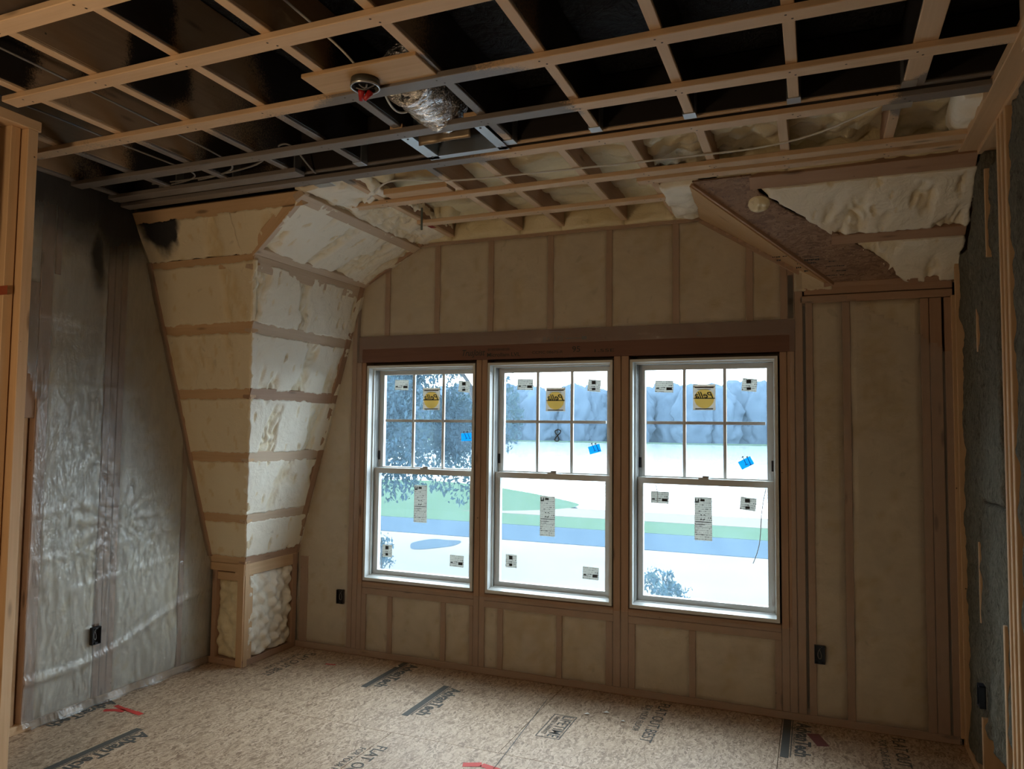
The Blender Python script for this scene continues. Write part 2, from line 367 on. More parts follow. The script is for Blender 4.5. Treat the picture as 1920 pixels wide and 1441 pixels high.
# ------------------------------------------------------------------ dimensions (metres; photographer stands at 0,0)
YW, XL, XR, ZC, ZJ, ZD = 4.289, -3.645, .655, 2.74, 2.762, 3.0
YR = -3.2
KX, KY, KZ = -3.36, 3.77, .65          # knee wall corner
BZ, BX, BY = 2.475, -2.861, 3.205      # break of the gambrel
TZ, TX, TY = 2.735, -2.40, 3.068       # where the shallow slopes meet the flat ceiling
RAILS = [.945, 1.33, 1.711, 2.085]
def xc(z): return KX + (z-KZ)*(BX-KX)/(BZ-KZ)
def ym(z): return KY + (z-KZ)*(BY-KY)/(BZ-KZ)
NMS = Vector((0, -(BZ-KZ), (BY-KY))).normalized()          # main steep slope normal (into the room)
NCS = Vector(((BZ-KZ), 0, -(BX-KX))).normalized()
NMU = Vector((0, -(TZ-BZ), (TY-BY))).normalized()
NCU = Vector(((TZ-BZ), 0, -(TX-BX))).normalized()
WIN = [(-2.820, -2.010), (-1.921, -1.111), (-1.006, -.188)]
WZ0, WZ1 = .498, 1.936

# ================================================================== FLOOR
V = []; F = []; sbox(V, F, -3.8, .9, YR, 4.5, -.06, -.02)
floor = tag(mesh('floor', V, F, M['sheath']), 'oriented strand board subfloor with printed lettering', 'floor', None, 'structure')
xs_a = [-3.78, -2.62, -1.40, -.18, .88]; xs_b = [-3.78, -3.2, -1.98, -.76, .46, .88]
ys = [YR, -1.58, -.36, .86, 2.08, 3.298, 4.42]
for j in range(len(ys)-1):
    xs = xs_a if j % 2 else xs_b
    for i in range(len(xs)-1):
        x0, x1, y0, y1 = xs[i]+.0015, xs[i+1]-.0015, ys[j]+.0015, ys[j+1]-.0015
        V = []; F = []; sbox(V, F, -(x1-x0)/2, (x1-x0)/2, -(y1-y0)/2, (y1-y0)/2, -.02, 0)
        mesh('floor_panel', V, F, M['floor'], floor, Matrix.Translation(((x0+x1)/2, (y0+y1)/2, 0)))
DN, DX = (0, -1, 0), (1, 0, 0)
def logo(x, y0, L=.43, cut=None):
    text('printed_logo', 'AdvanTech', .098, (x-.022, y0, 0), DN, DX, M['ink_floor'], floor, L, .03)
    V = []; F = []; sbox(V, F, x-.088, x-.05, y0-L-.04, y0+.02, 0, .0008); mesh('printed_bar', V, F, M['ink_floor'], floor)
    V = []; F = []; sbox(V, F, x-.045, x-.040, y0-L-.02, y0+.02, 0, .0008); mesh('printed_line', V, F, M['ink_floor'], floor)
    text('printed_small_text', 'SUBFLOORING', .016, (x-.037, y0-.02, 0), DN, DX, M['ink_floor'], floor, L*.7)
logo(-3.09, 2.81); logo(-1.965, 3.985); logo(-2.405, 4.262); logo(-.085, 4.265); logo(-3.60, 3.05, .38)
def flatout(x, y0, L=.52):
    text('printed_slogan', 'FLAT OUT BEST', .085, (x, y0, 0), DN, DX, M['ink_floor'], floor, L, .004)
    text('printed_slogan', 'FOR YOUR FLOOR', .05, (x-.065, y0-.05, 0), DN, DX, M['ink_grey'], floor, L*.7)
flatout(-3.17, 4.20, .48); flatout(-1.96, 3.14, .52); flatout(-.82, 4.24, .54); flatout(.335, 4.25, .52)
V = []; F = []
lx0, lx1, ly0, ly1 = -1.311, -1.185, 3.555, 3.86
for a in ((lx0, lx1, ly0, ly0+.005), (lx0, lx1, ly1-.005, ly1), (lx0, lx0+.005, ly0, ly1), (lx1-.005, lx1, ly0, ly1)): sbox(V, F, *a, 0, .0008)
mesh('printed_frame', V, F, M['ink_floor'], floor)
text('printed_slogan', 'LIFETIME', .085, (lx0+.055, ly1-.012, 0), DN, DX, M['ink_floor'], floor, .28, .006)
text('printed_small_text', 'LIMITED WARRANTY', .034, (lx0+.018, ly1-.03, 0), DN, DX, M['ink_grey'], floor, .24)
def stroke(name, pts, wd, mat, z=.0012):
    V = []; F = []
    for i in range(len(pts)-1):
        a, b = Vector((*pts[i], 0)), Vector((*pts[i+1], 0)); d = (b-a).normalized(); nn = Vector((-d.y, d.x, 0))
        k0 = len(V)
        for s, q in ((-1, a), (1, a), (1, b), (-1, b)): V.append((q+nn*s*wd/2*(.8+.4*random.random())+Vector((0, 0, z))))
        F.append((k0+3, k0+2, k0+1, k0))
    return mesh(name, V, F, mat, floor)
stroke('red_paint_mark', [(-3.53, 2.93), (-3.46, 2.96), (-3.42, 2.965)], .035, M['redpaint'])
stroke('red_paint_mark', [(-3.53, 3.0), (-3.45, 2.985), (-3.36, 2.975), (-3.30, 2.965)], .03, M['redpaint'])
stroke('red_paint_mark', [(-1.50, 3.125), (-1.42, 3.155), (-1.30, 3.13), (-1.16, 3.12)], .04, M['redpaint'])
stroke('red_paint_mark', [(-2.93, 4.05), (-2.86, 4.06)], .02, M['redpaint'])
stroke('red_paint_mark', [(-.03, 4.14), (.02, 4.0)], .06, plain('faded_red_paint', (.20, .06, .05), .8))
for a, b in (((-1.42, 4.05), (-1.365, 3.30)), ((-1.365, 3.3), (-1.34, 2.9)), ((-.6, 3.3), (-.62, 2.9))): stroke('chalk_line', [a, b], .004, M['ink_grey'])
for i in range(5):
    V = []; F = []; x, y = [(-1.15, 3.92), (-1.06, 3.98), (-.95, 3.9), (-2.48, 4.18), (-.3, 4.2)][i]
    s = .012+.01*random.random()
    V = [(x-s, y, .002), (x, y-s*.5, .006), (x+s, y+.2*s, .003), (x, y+s*.7, .009), (x, y, 0)]; F = [(0, 1, 3), (1, 2, 3), (0, 4, 1), (1, 4, 2), (2, 4, 3), (3, 4, 0)]
    tag(mesh('debris_scrap', V, F, M['paper']), ['pale debris scrap beside the LIFETIME print, nearest it', 'pale debris scrap beyond the LIFETIME print', 'pale debris scrap right of the LIFETIME print', 'pale debris scrap by the wall under the left window', 'pale debris scrap by the wall under the right window'][i], 'debris', 'scraps on the floor')

# ================================================================== WALL SHELL (sheathing behind the framing)
def wall_shell(name, quads, label):
    V = []; F = []
    for q in quads: sbox(V, F, *q)
    return tag(mesh(name, V, F, M['sheath']), label, 'wall', None, 'structure')
wx0, wx1 = WIN[0][0]+.006, WIN[2][1]-.006
qs = [(-3.85, wx0, 4.40, 4.46, -.06, 3.1), (wx1, .9, 4.40, 4.46, -.06, 3.1), (wx0, wx1, 4.40, 4.46, -.06, WZ0+.006), (wx0, wx1, 4.40, 4.46, WZ1-.006, 3.1)]
for i in range(2): qs.append((WIN[i][1]-.006, WIN[i+1][0]+.006, 4.40, 4.46, WZ0, WZ1))
wall_back = wall_shell('wall_back', qs, 'framed window wall with foam filled stud bays behind plastic')
wall_left = wall_shell('wall_left', [(-3.85, -3.79, YR, 4.4, -.06, 3.1)], 'framed left wall with foam bays behind glossy clear plastic')
wall_right = wall_shell('wall_right', [(.80, .86, YR, 4.4, -.06, 3.1)], 'right wall of narrow studs packed with dark mineral wool')
wall_rear = wall_shell('wall_rear', [(-3.85, .86, YR-.1, YR, -.06, 3.1)], 'plain rear wall behind the photographer')
V = []; F = []; sbox(V, F, -3.85, .86, YR-.1, 4.46, ZD, ZD+.1)
ceiling = tag(mesh('ceiling', V, F, M['deck']), 'open joist ceiling under black painted roof deck with wood strapping', 'ceiling', None, 'structure')
for a, b in WIN: portal(a, b, 4.47, WZ0, WZ1, False)

# ================================================================== CEILING framing
NZ = (0, 0, -1)
def joist(x, y0, y1, dmat, z=ZJ, d=None):
    h = (ZD - z - .005) if d is None else d
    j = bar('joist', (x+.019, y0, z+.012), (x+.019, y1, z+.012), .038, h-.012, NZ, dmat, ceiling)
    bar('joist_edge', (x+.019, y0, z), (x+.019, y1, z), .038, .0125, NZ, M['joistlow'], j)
for i in range(-1, 10):
    x = -3.14+.3825*i
    joist(x, YR, 2.925, M['joist'])
    if i >= 0: abox('joist_hanger', x-.006, x+.044, 2.872, 2.924, ZJ-.004, ZJ+.10, M['galv'], ceiling, .001)
joist(.335, 1.6, 2.925, M['joist'])
bar('header_beam', (-3.64, 2.965, 2.775), (.66, 2.965, 2.775), .08, .22, NZ, M['joist'], ceiling)
bar('header_plate', (-3.64, 2.94, 2.768), (.66, 2.94, 2.768), .022, .01, NZ, M['joistlow'], ceiling)
SW, ST = .064, .022
def nails(strap, y, xs):
    V = []; F = []
    for x in xs:
        for dx, dy in ((.012, .012), (-.006, -.014)):
            k0 = len(V); r = .0042
            for q in range(6): a = q*math.pi/3; V.append((x+dx+r*math.cos(a), y+dy+r*math.sin(a), ZC-.0012))
            F.append(tuple(range(k0+5, k0-1, -1)))
    o = mesh('nail_head', V, F, M['nail'], strap); o['kind'] = 'stuff'
jx = [-3.14+.3825*i+.019 for i in range(10)]
def strap(yf, x0, x1, ja=jx):
    y = yf-SW/2; o = bar('strapping_board', (x0, y, ZC), (x1, y, ZC), SW, ST, NZ, M['strap'], ceiling)
    nails(o, y, [x for x in ja if x0 < x < x1])
for yf, a, b in ((-2.6, -2.9, .66), (-2.2, -2.9, .66), (-1.8, -2.9, .66), (-1.4, -2.9, .66), (-1.0, -2.9, .66), (-.6, -2.9, .66), (-.2, -2.9, .66), (.2, -2.9, .66), (.62, -2.9, .66), (1.06, -2.9, .66), (1.49, -2.9, .66), (1.865, -2.84, .66), (2.285, -3.62, .66), (2.66, -3.52, .66), (3.022, -3.60, .64)): strap(yf, a, b)
bar('strapping_board', (-3.55, 2.875, ZC+.004), (-2.30, 2.875, ZC+.004), .075, ST, NZ, M['strap'], ceiling)
bj = [-2.20, -1.72, -1.445, -1.055, -.755, -.45, -.13, .28]
for x in bj: joist(x, 3.02, 4.26 if x < -.6 else 3.60, M['wood_dull'], ZJ, .2)
strap(3.485, -2.42, .635, [x+.019 for x in bj]); strap(3.90, -2.20, -.70, [x+.019 for x in bj if x < -.6])
strap(3.60, -.80, .63, [x+.019 for x in bj if x > -.8])
bx = [-2.52]+bj+[.66]
for i in range(len(bx)-1):
    x0, x1 = bx[i]+.02, bx[i+1]+.02; y1 = 4.28 if x0 < -.5 else 3.66
    big = x0 > -.95
    patch('ceiling_foam', (x1, 3.0, 2.875), (x0, 3.0, 2.875), (x0, y1, 2.875), (x1, y1, 2.875), NZ, M['foam_raw'], ceiling, .022, .018 if not big else .03, 5, 0, .0, .06, 13 if big else 7, i+3, .01, 0, 0, 0, .075 if big else .03)
for i in range(len(bx)-1):
    x0, x1 = bx[i]+.02, bx[i+1]+.02; y1 = 4.262 if x0 < -.5 else 3.64
    patch('ceiling_foam', (x0, y1, 2.742), (x1, y1, 2.742), (x1, y1+.02, 2.93), (x0, y1+.02, 2.93), (0, -1, 0), M['foam_raw'], ceiling, .02, .02, 6, 0, .0, .04, 11, i+23, .02)
bar('blocking', (-2.12, 3.385, ZJ-.002), (-1.74, 3.385, ZJ-.002), .10, .03, NZ, M['wood'], ceiling)
bar('blocking', (-2.14, 3.03, ZJ+.08), (-1.75, 3.03, ZJ+.08), .04, .12, NZ, M['wood_dull'], ceiling)
for y in (3.25, 4.02): patch('foam_lump', (-2.16, y-.07, 2.84), (-2.02, y-.07, 2.84), (-2.02, y+.07, 2.84), (-2.16, y+.07, 2.84), NZ, M['foam_raw'], ceiling, .015, .01, 12, 0, .03, .03, 8, 5, .035)
bar('strapping_board', (.622, 2.0, ZC-.004), (.622, 3.66, ZC-.004), .075, .04, NZ, M['wood'], ceiling)
bar('blocking', (.60, 2.62, 2.70), (.60, 2.62, 2.95), .06, .09, (-1, 0, 0), M['wood'], ceiling)
bar('metal_strap', (.245, 3.035, ZC-.002), (.345, 3.035, ZC-.002), .05, .003, NZ, M['galv'], ceiling)
bar('metal_strap', (-2.33, 3.045, ZC-.002), (-2.23, 3.045, ZC-.002), .05, .003, NZ, M['galv'], ceiling)
V = []; F = []; sbox(V, F, -2.2005, -2.165, 3.93, 4.02, ZJ-.0012, ZJ+.03); mesh('red_paint_mark', V, F, plain('dark_red_paint', (.32, .03, .025), .7), ceiling)
# plywood backer with round box, duct and boot
bar('backer_panel', (-1.667, 2.155, ZJ-.012), (-1.205, 2.155, ZJ-.012), .165, .016, NZ, M['ply'], ceiling, 0, 'plywood backer panel for the ceiling light box')

# ================================================================== LEFT MAIN SLOPE (faces the camera) and BAY SLOPE
slope_m = empty('wall_slope_left', (-3.5, 3.77, .65), 'foam filled sloping roof wall in a painted warm-lit tan, left of the bay, facing the room', 'wall', None, 'structure')
slope_c = empty('wall_slope_bay', (-3.3, 4.0, .65), 'pale foam filled sloping side wall of the window bay', 'wall', None, 'structure')
zs = [KZ+.03]+RAILS+[BZ-.01]; RWD = .072
for i in range(len(zs)-1):
    z0, z1 = zs[i]+(.029 if i else .012), zs[i+1]-.029
    patch('foam_panel', (XL-.02, ym(z0), z0), (xc(z0)+.002, ym(z0), z0), (xc(z1)+.002, ym(z1), z1), (XL-.02, ym(z1), z1), NMS, M['foam_main'], slope_m, .013, .003, 9, .008, .0, .03, 0, i, 0, .010, .006, -.30)
    patch('foam_panel', (xc(z0), ym(z0)-.002, z0), (xc(z0), YW+.03, z0), (xc(z1), YW+.03, z1), (xc(z1), ym(z1)-.002, z1), NCS, M['foam'], slope_c, .0095, .004, 8, .018, .0, .03, 0, i+11, 0, .010, .006, -.10)
for i, z in enumerate(RAILS):
    bar('blocking_rail', (XL-.02, ym(z), z), (xc(z), ym(z), z), RWD, .05, NMS, M['wood'], slope_m, .002)
    bar('blocking_rail', (xc(z), ym(z), z), (xc(z), YW+.02, z), RWD, .05, NCS, M['wood_dull'] if i == 2 else M['wood_pale'], slope_c, .002)
z = BZ-.035; bar('break_rail', (XL-.02, ym(z), z), (xc(z), ym(z), z), .07, .05, NMS, M['wood'], slope_m, .004)
z = BZ-.045; bar('break_rail', (xc(z)-.004, ym(z)-.004, z), (xc(z), YW+.02, z), .085, .05, NCS, M['wood_pale'], slope_c, .006)
z = KZ+.02; bar('sill_rail', (XL-.02, ym(z), z), (xc(z), ym(z), z), .06, .05, NMS, M['wood'], slope_m, .003)
bar('sill_rail', (xc(z), ym(z), z), (xc(z), YW+.02, z), .06, .05, NCS, M['wood_dull'], slope_c, .003)
# edge rafter along the left wall and along the window wall
bar('edge_rafter', (XL+.005, ym(.68)-.01, .68), (XL+.005, ym(BZ)-.01, BZ), .05, .06, NMS, M['wood_dull'], slope_m, .006)
bar('edge_rafter', (xc(.68), YW-.03, .68), (xc(BZ), YW-.03, BZ), .06, .06, NCS, M['wood_dull'], slope_c, .006)
# upper pieces
def ymu(z): return BY+(z-BZ)*(TY-BY)/(TZ-BZ)
def xcu(z): return BX+(z-BZ)*(TX-BX)/(TZ-BZ)
ceil_m = empty('ceiling_slope_left', (-3.2, 3.1, 2.48), 'narrow upper foam panel of the left slope below the ceiling', 'wall', None, 'structure')
ceil_c = empty('ceiling_slope_bay', (-2.6, 3.7, 2.5), 'rough pale foam ceiling slope left in the window bay', 'wall', None, 'structure')
patch('foam_panel', (XL-.02, ymu(BZ), BZ), (BX-.08, ymu(BZ), BZ), (BX-.08, ymu(2.68), 2.68), (XL-.02, ymu(2.68), 2.68), NMU, M['foam_main'], ceil_m, .013, .003, 10, .012, .0, .03, 0, 31, 0, .012, .006, -.05)
patch('foam_panel', (BX-.08, ymu(BZ), BZ), (BX-.01, ymu(BZ), BZ), (xcu(2.68)-.08, ymu(2.68), 2.68), (BX-.08, ymu(2.68), 2.68), NMU, M['foam_main'], ceil_m, .013, .003, 10, .012, .0, .03, 0, 32, 0, .008, .006, -.05)
bar('top_plate', (XL-.02, ymu(2.705), 2.705), (xcu(2.705), ymu(2.705), 2.705), .075, .05, NMU, M['wood'], ceil_m, .004)
bar('stud', (BX-.10, ymu(BZ), BZ), (BX-.10, ymu(2.69), 2.69), .042, .05, NMU, M['wood'], ceil_m, .003)
bar('jack_rafter', (BX-.045, ymu(BZ), BZ), (xcu(2.70)-.045, ymu(2.70), 2.70), .06, .05, NMU, M['wood'], ceil_m, .004)
def cu(z, y): return Vector((xcu(z), y, z))
patch('foam_panel', cu(BZ+.02, ymu(BZ)-.0), cu(BZ+.02, YW+.02), cu(TZ-.02, YW+.02), cu(TZ-.02, ymu(TZ)), NCU, M['foam'], ceil_c, .009, .006, 10, .022, .0, .03, 0, 41, 0, .007, .006, .10)
bar('break_rail', cu(BZ+.012, BY-.004), cu(BZ+.012, YW+.01), .055, .05, NCU, M['wood_pale'], ceil_c, .006)
bar('valley_rafter', cu(BZ+.005, BY+.016), cu(TZ-.01, TY+.016), .032, .05, NCU, M['wood_pale'], ceil_c, .006)
bar('top_plate', cu(TZ-.03, TY-.005), cu(TZ-.03, YW+.01), .062, .04, NCU, M['wood_pale'], ceil_c, .008)
bar('edge_rafter', cu(BZ, YW-.012), cu(TZ, YW-.012), .028, .05, NCU, M['wood_dull'], ceil_c, .004)
patch('foam_panel', (-2.45, 3.06, 2.718), (-2.10, 3.06, 2.775), (-2.16, 4.27, 2.785), (-2.45, 4.27, 2.712), (.15, 0, -1), M['foam'], ceil_c, .012, .014, 11, .034, .0, .03, 0, 44, 0, .02, 0, .25)

# ================================================================== KNEE WALLS
knee = empty('wall_knee', (KX, KY, 0), 'low knee wall corner of studs packed with bulging foam', 'wall', None, 'structure')
NY, NX = (0, -1, 0), (1, 0, 0)
bar('bottom_plate', (XL, KY, .02), (KX, KY, .02), .04, .08, NY, M['wood_dull'], knee, .002)
bar('bottom_plate', (KX, KY, .02), (KX, YW, .02), .04, .08, NX, M['wood_dull'], knee, .002)
bar('top_plate', (XL, KY, .615), (KX-.03, KY, .615), .05, .08, NY, M['wood'], knee, .004)
bar('top_plate', (XL+.03, KY, .555), (KX-.05, KY, .555), .05, .08, NY, M['wood'], knee, -.01)
bar('top_plate', (KX, KY, .605), (KX, YW, .605), .075, .08, NX, M['wood'], knee, .003)
bar('corner_stud', (KX-.026, KY, .0), (KX-.026, KY, .645), .05, .09, NY, M['wood'], knee, .006)
bar('corner_stud', (KX, KY+.022, .0), (KX, KY+.022, .645), .036, .04, NX, M['wood'], knee, .004)
bar('stud', (XL+.04, KY, .03), (XL+.04, KY, .6), .036, .09, NY, M['wood_dull'], knee, .0)
bar('stud', (KX, YW-.03, .03), (KX, YW-.03, .64), .05, .09, NX, M['wood_dull'], knee, .004)
patch('foam_panel', (XL+.055, KY+.025, .04), (KX-.05, KY+.025, .04), (KX-.05, KY+.025, .53), (XL+.055, KY+.025, .53), NY, M['foam_raw'], knee, .011, .016, 8, 0, .02, .06, 15, 51, .012, .006, 0, 0, .05)
patch('foam_panel', (KX-.02, KY+.04, .04), (KX-.02, YW-.055, .04), (KX-.02, YW-.055, .57), (KX-.02, KY+.04, .57), NX, M['foam'], knee, .010, .014, 8, 0, .02, .06, 16, 52, .025, .006, 0, 0, .055)

# ================================================================== LEFT WALL framing
def lw(name, y0, y1, z0, z1, mat): return bar(name, (XL, (y0+y1)/2, z0), (XL, (y0+y1)/2, z1), y1-y0, .12, NX, mat, wall_left)
lw('stud', 2.555, 2.62, .04, 2.76, M['wood_pink']); lw('stud', 2.945, 2.982, .04, 2.76, M['wood_pink']); lw('stud', 2.986, 3.024, .04, 2.76, M['wood_pink']); lw('stud', 3.03, 3.068, .04, 2.76, M['wood_pink'])
lw('stud', 3.52, 3.555, .04, 1.4, M['wood_pink']); lw('stud', 2.0, 2.04, .04, 2.76, M['wood_pink'])
lw('stud', 2.63, 2.66, 2.3, 2.76, M['wood_pink'])
bar('bottom_plate', (XL, YR, .02), (XL, 3.78, .02), .04, .12, NX, M['wood'], wall_left, .004)
bar('top_plate', (XL, YR, 2.79), (XL, 3.1, 2.79), .06, .12, NX, M['wood_dull'], wall_left, .006)
for i, (a, b) in enumerate(((2.615, 2.95), (3.066, 3.53), (3.55, 3.85))):
    patch('foam_panel', (XL-.004, a, .03), (XL-.004, b, .03), (XL-.004, b, 2.78), (XL-.004, a, 2.78), NX, M['foam_white'], wall_left, .03, .006, 7, .004, .006, .05, 0, 61+i, 0, .008, 0, -.1)
patch('wool_batt', (XL-.03, 2.04, .03), (XL-.03, 2.5, .03), (XL-.03, 2.5, 2.2), (XL-.03, 2.04, 2.2), NX, M['wool'], wall_left, .04, .012, 8, 0, .01, .06, 0, 66)
patch('wool_batt', (XL-.03, YR, .03), (XL-.03, 2.0, .03), (XL-.03, 2.0, 2.7), (XL-.03, YR, 2.7), NX, M['wool'], wall_left, .08, .012, 8, 0, .01, .06, 0, 67)
bar('stud', (XL-.02, 2.51, .04), (XL-.02, 2.51, 1.85), .05, .05, NX, M['wood'], wall_left, .0)
lw('sheathing_board', 2.33, 2.552, 1.55, 2.24, M['wood_dull'])
patch('foam_panel', (XL-.004, 2.05, 2.24), (XL-.004, 2.56, 2.24), (XL-.004, 2.56, 2.78), (XL-.004, 2.05, 2.78), NX, M['foam_white'], wall_left, .03, .006, 7, .004, .006, .05, 0, 69)

# ================================================================== NEAR PARTITION of bare studs
part = empty('wall_partition', (-2.9, 1.9, 0), 'bare stud partition end in the left foreground', 'wall', None, 'structure')
bar('top_plate', (-2.872, -1.2, 2.714), (-2.872, 1.985, 2.714), .042, .095, NX, M['wood'], part)
bar('bottom_plate', (-2.872, -1.2, .02), (-2.872, 1.985, .02), .04, .09, NX, M['wood'], part)
bar('stud', (-2.872, 1.952, .04), (-2.872, 1.952, 2.693), .042, .089, NX, M['wood'], part)
bar('stud', (-2.905, 1.905, .04), (-2.905, 1.905, 2.693), .038, .089, NX, M['wood'], part)
bar('stud', (-2.872, 1.762, .04), (-2.872, 1.762, 2.693), .04, .089, NX, M['wood'], part)
for y in (1.38, 1.0, .6, .2, -.2, -.6, -1.0): bar('stud', (-2.872, y, .04), (-2.872, y, 2.693), .04, .089, NX, M['wood'], part)
V = []; F = []; sbox(V, F, -2.93, -2.88, 1.8845, 1.8857, 2.02, 2.055)
mesh('stamped_label', V, F, plain('orange_grade_stamp', (.30, .07, .03), .7), part)

# ================================================================== WINDOW WALL framing
def wb(name, x0, x1, z0, z1, mat=None, lift=0.0, dp=.10):
    mat = mat or M['wood_dull']
    if x1-x0 > z1-z0: return bar(name, (x0, YW, (z0+z1)/2), (x1, YW, (z0+z1)/2), z1-z0, dp, NY, mat, wall_back, lift)
    return bar(name, ((x0+x1)/2, YW, z0), ((x0+x1)/2, YW, z1), x1-x0, dp, NY, mat, wall_back, lift)
wb('bottom_plate', -3.36, .64, 0, .04, None, .003)
wb('top_plate', -2.42, -.56, 2.722, 2.762, None, .004)
lvl = wb('header_beam', -2.888, -.098, 1.958, 2.135, M['lvl'], .008)
for x in (-2.674, -2.296, -1.911, -1.507, -1.135, -.739, -.332): wb('cripple_stud', x-.019, x+.019, 2.135, 2.722)
wb('cripple_stud', -.172, -.137, 2.135, 2.45); wb('cripple_stud', -.135, -.10, 2.135, 2.42)
bar('slope_plate', (-.60, YW, 2.735), (-.06, YW, 2.385), .04, .09, NY, M['wood_dull'], wall_back, .004)
for x0, x1, z1 in ((-2.945, -2.908, 2.45), (-2.905, -2.868, 1.958), (-2.866, -2.831, 1.958), (-2.003, -1.966, 1.958), (-1.963, -1.926, 1.958), (-1.104, -1.062, 1.958), (-1.058, -1.014, 1.958), (-.178, -.141, 1.958), (-.139, -.102, 2.38), (-.098, -.058, 2.29), (-.044, -.008, 2.23)): wb('stud', x0, x1, .04, z1)
for i, (a, b) in enumerate(WIN):
    wb('rough_sill', a-.008, b+.008, .452, .490); wb('rough_sill', a-.008, b+.008, .408, .449)
for x in (-2.61, -2.216, -1.82, -1.435, -.651): wb('cripple_stud', x-.018, x+.018, .04, .408)
wb('cripple_stud', -1.148, -1.108, .04, .408); wb('cripple_stud', -.214, -.18, .04, .408); wb('cripple_stud', -2.83, -2.795, .04, .408); wb('cripple_stud', -2.03, -2.005, .04, .408); wb('cripple_stud', -1.012, -.975, .04, .408)
wb('stud', -3.335, -3.27, .04, .62)
for x0, x1 in ((.138, .176), (.505, .543), (.546, .60), (.612, .65)): wb('stud', x0, x1, .04, 2.215)
wb('top_plate', -.07, .65, 2.218, 2.258); wb('top_plate', -.05, .65, 2.262, 2.30, None, .006)
pan = [(-3.36, -2.945, .04, 2.45), (-.008, .138, .04, 2.218), (.176, .505, .04, 2.218)]
ups = [-2.90, -2.674, -2.296, -1.911, -1.507, -1.135, -.739, -.332, -.155]
for a, b in zip(ups[:-1], ups[1:]): pan.append((a+.012, b-.012, 2.135, 2.73))
los = [-2.81, -2.61, -2.216, -2.02]; lo2 = [-1.945, -1.82, -1.435, -1.13]; lo3 = [-.99, -.651, -.197]
for L in (los, lo2, lo3):
    for a, b in zip(L[:-1], L[1:]): pan.append((a+.012, b-.012, .035, .412))
for i, (a, b, z0, z1) in enumerate(pan):
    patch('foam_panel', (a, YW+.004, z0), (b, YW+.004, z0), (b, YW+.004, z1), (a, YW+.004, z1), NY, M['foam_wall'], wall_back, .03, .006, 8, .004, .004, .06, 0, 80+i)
# lettering on the beam
bx_, bz_ = YW-.0085, 0
def wtext(s, size, x, z, width, mat=M['ink'], bold=.0, shear=0.0): text('printed_text', s, size, (x, YW-.0082, z), (1, 0, 0), (0, 0, 1), mat, lvl, width, bold, .0006, shear)
wtext('TrusJoist', .055, -2.10, 1.985, .16, M['ink'], .012, .3); wtext('Microllam LVL', .034, -1.925, 1.975, .225, M['ink'], .012); wtext('BY WEYERHAEUSER', .022, -1.92, 2.012, .15, M['ink'], .008)
wtext('CCMC 08675-R', .024, -1.62, 1.985, .2); wtext('95', .05, -1.36, 1.99, .05); wtext('1.55E', .026, -1.22, 1.985, .12)
wtext('86 1/2', .05, -1.55, 2.055, .13, M['ink_grey']); wtext('S', .05, -.62, 2.06, .03, M['ink_grey'])
V = []; F = []
for a in ((-1.40, -1.27, 2.072, 2.076), (-1.30, -1.27, 2.076, 2.084), (-1.30, -1.27, 2.064, 2.072)): sbox(V, F, a[0], a[1], YW-.0090, YW-.0083, a[2], a[3])
mesh('pencil_arrow', V, F, M['ink_grey'], lvl)

# ================================================================== RIGHT CEILING SLOPE (OSB + foam)
slope_r = empty('ceiling_slope_right', (.1, 3.95, 2.3), 'sloping roof section on the right with strand board and rough foam', 'wall', None, 'structure')
RY0, RZ0, RY1, RZ1 = 3.625, 2.735, YW, 2.30
NR = Vector((0, -(RZ0-RZ1), -(RY1-RY0))).normalized()
def rp(x, t): return Vector((x, RY0+(RY1-RY0)*t, RZ0+(RZ1-RZ0)*t))
def prism(name, pts, n, th, mat, parent):
    n = Vector(n).normalized(); m_ = len(pts); c = sum((Vector(p) for p in pts), Vector())/m_
    X = (Vector(pts[1])-Vector(pts[0])).normalized(); Y = n.cross(X)
    mw = Matrix(((X.x, Y.x, n.x, c.x), (X.y, Y.y, n.y, c.y), (X.z, Y.z, n.z, c.z), (0, 0, 0, 1))); inv = mw.inverted()
    V = [inv @ Vector(p) for p in pts]; V += [v-Vector((0, 0, th)) for v in V]
    F = [tuple(range(m_)), tuple(range(2*m_-1, m_-1, -1))]+[(i, m_+i, m_+(i+1) % m_, (i+1) % m_) for i in range(m_)]
    if ((V[1]-V[0]).cross(V[2]-V[0])).z < 0: F = [tuple(reversed(f)) for f in F]
    return mesh(name, V, F, mat, parent, mw)
sheet = prism('strand_board', [rp(-.545, 0), rp(.10, 1.0), rp(.46, 1.0), rp(.41, .90), rp(.30, .74), rp(.09, .50), rp(-.10, .32), rp(-.24, .14), rp(-.27, .0)], NR, .012, M['osb'], slope_r)
patch('foam_panel', rp(.09, .53), rp(.67, .53), rp(.67, .11), rp(-.24, .11), NR, M['foam'], slope_r, .012, .006, 9, .022, .0, .03, 0, 131, 0, .012, .006, .02)
patch('foam_panel', rp(.44, .99), rp(.67, .99), rp(.67, .62), rp(.20, .62), NR, M['foam'], slope_r, .012, .005, 9, .02, .0, .03, 0, 133, 0, .012, .006, .05)
bar('blocking_rail', rp(.085, .575), rp(.67, .575), .06, .05, NR, M['wood_dull'], slope_r, .004)
bar('blocking_rail', rp(-.28, .055), rp(.66, .055), .075, .05, NR, M['wood_dull'], slope_r, .006)
bar('sill_rail', rp(.05, .985), rp(.66, .985), .05, .05, NR, M['wood_dull'], slope_r, .006)
V = []; F = []; cb = rp(-.245, .225); bX = Vector((1, 0, 0)); bY = NR.cross(bX)
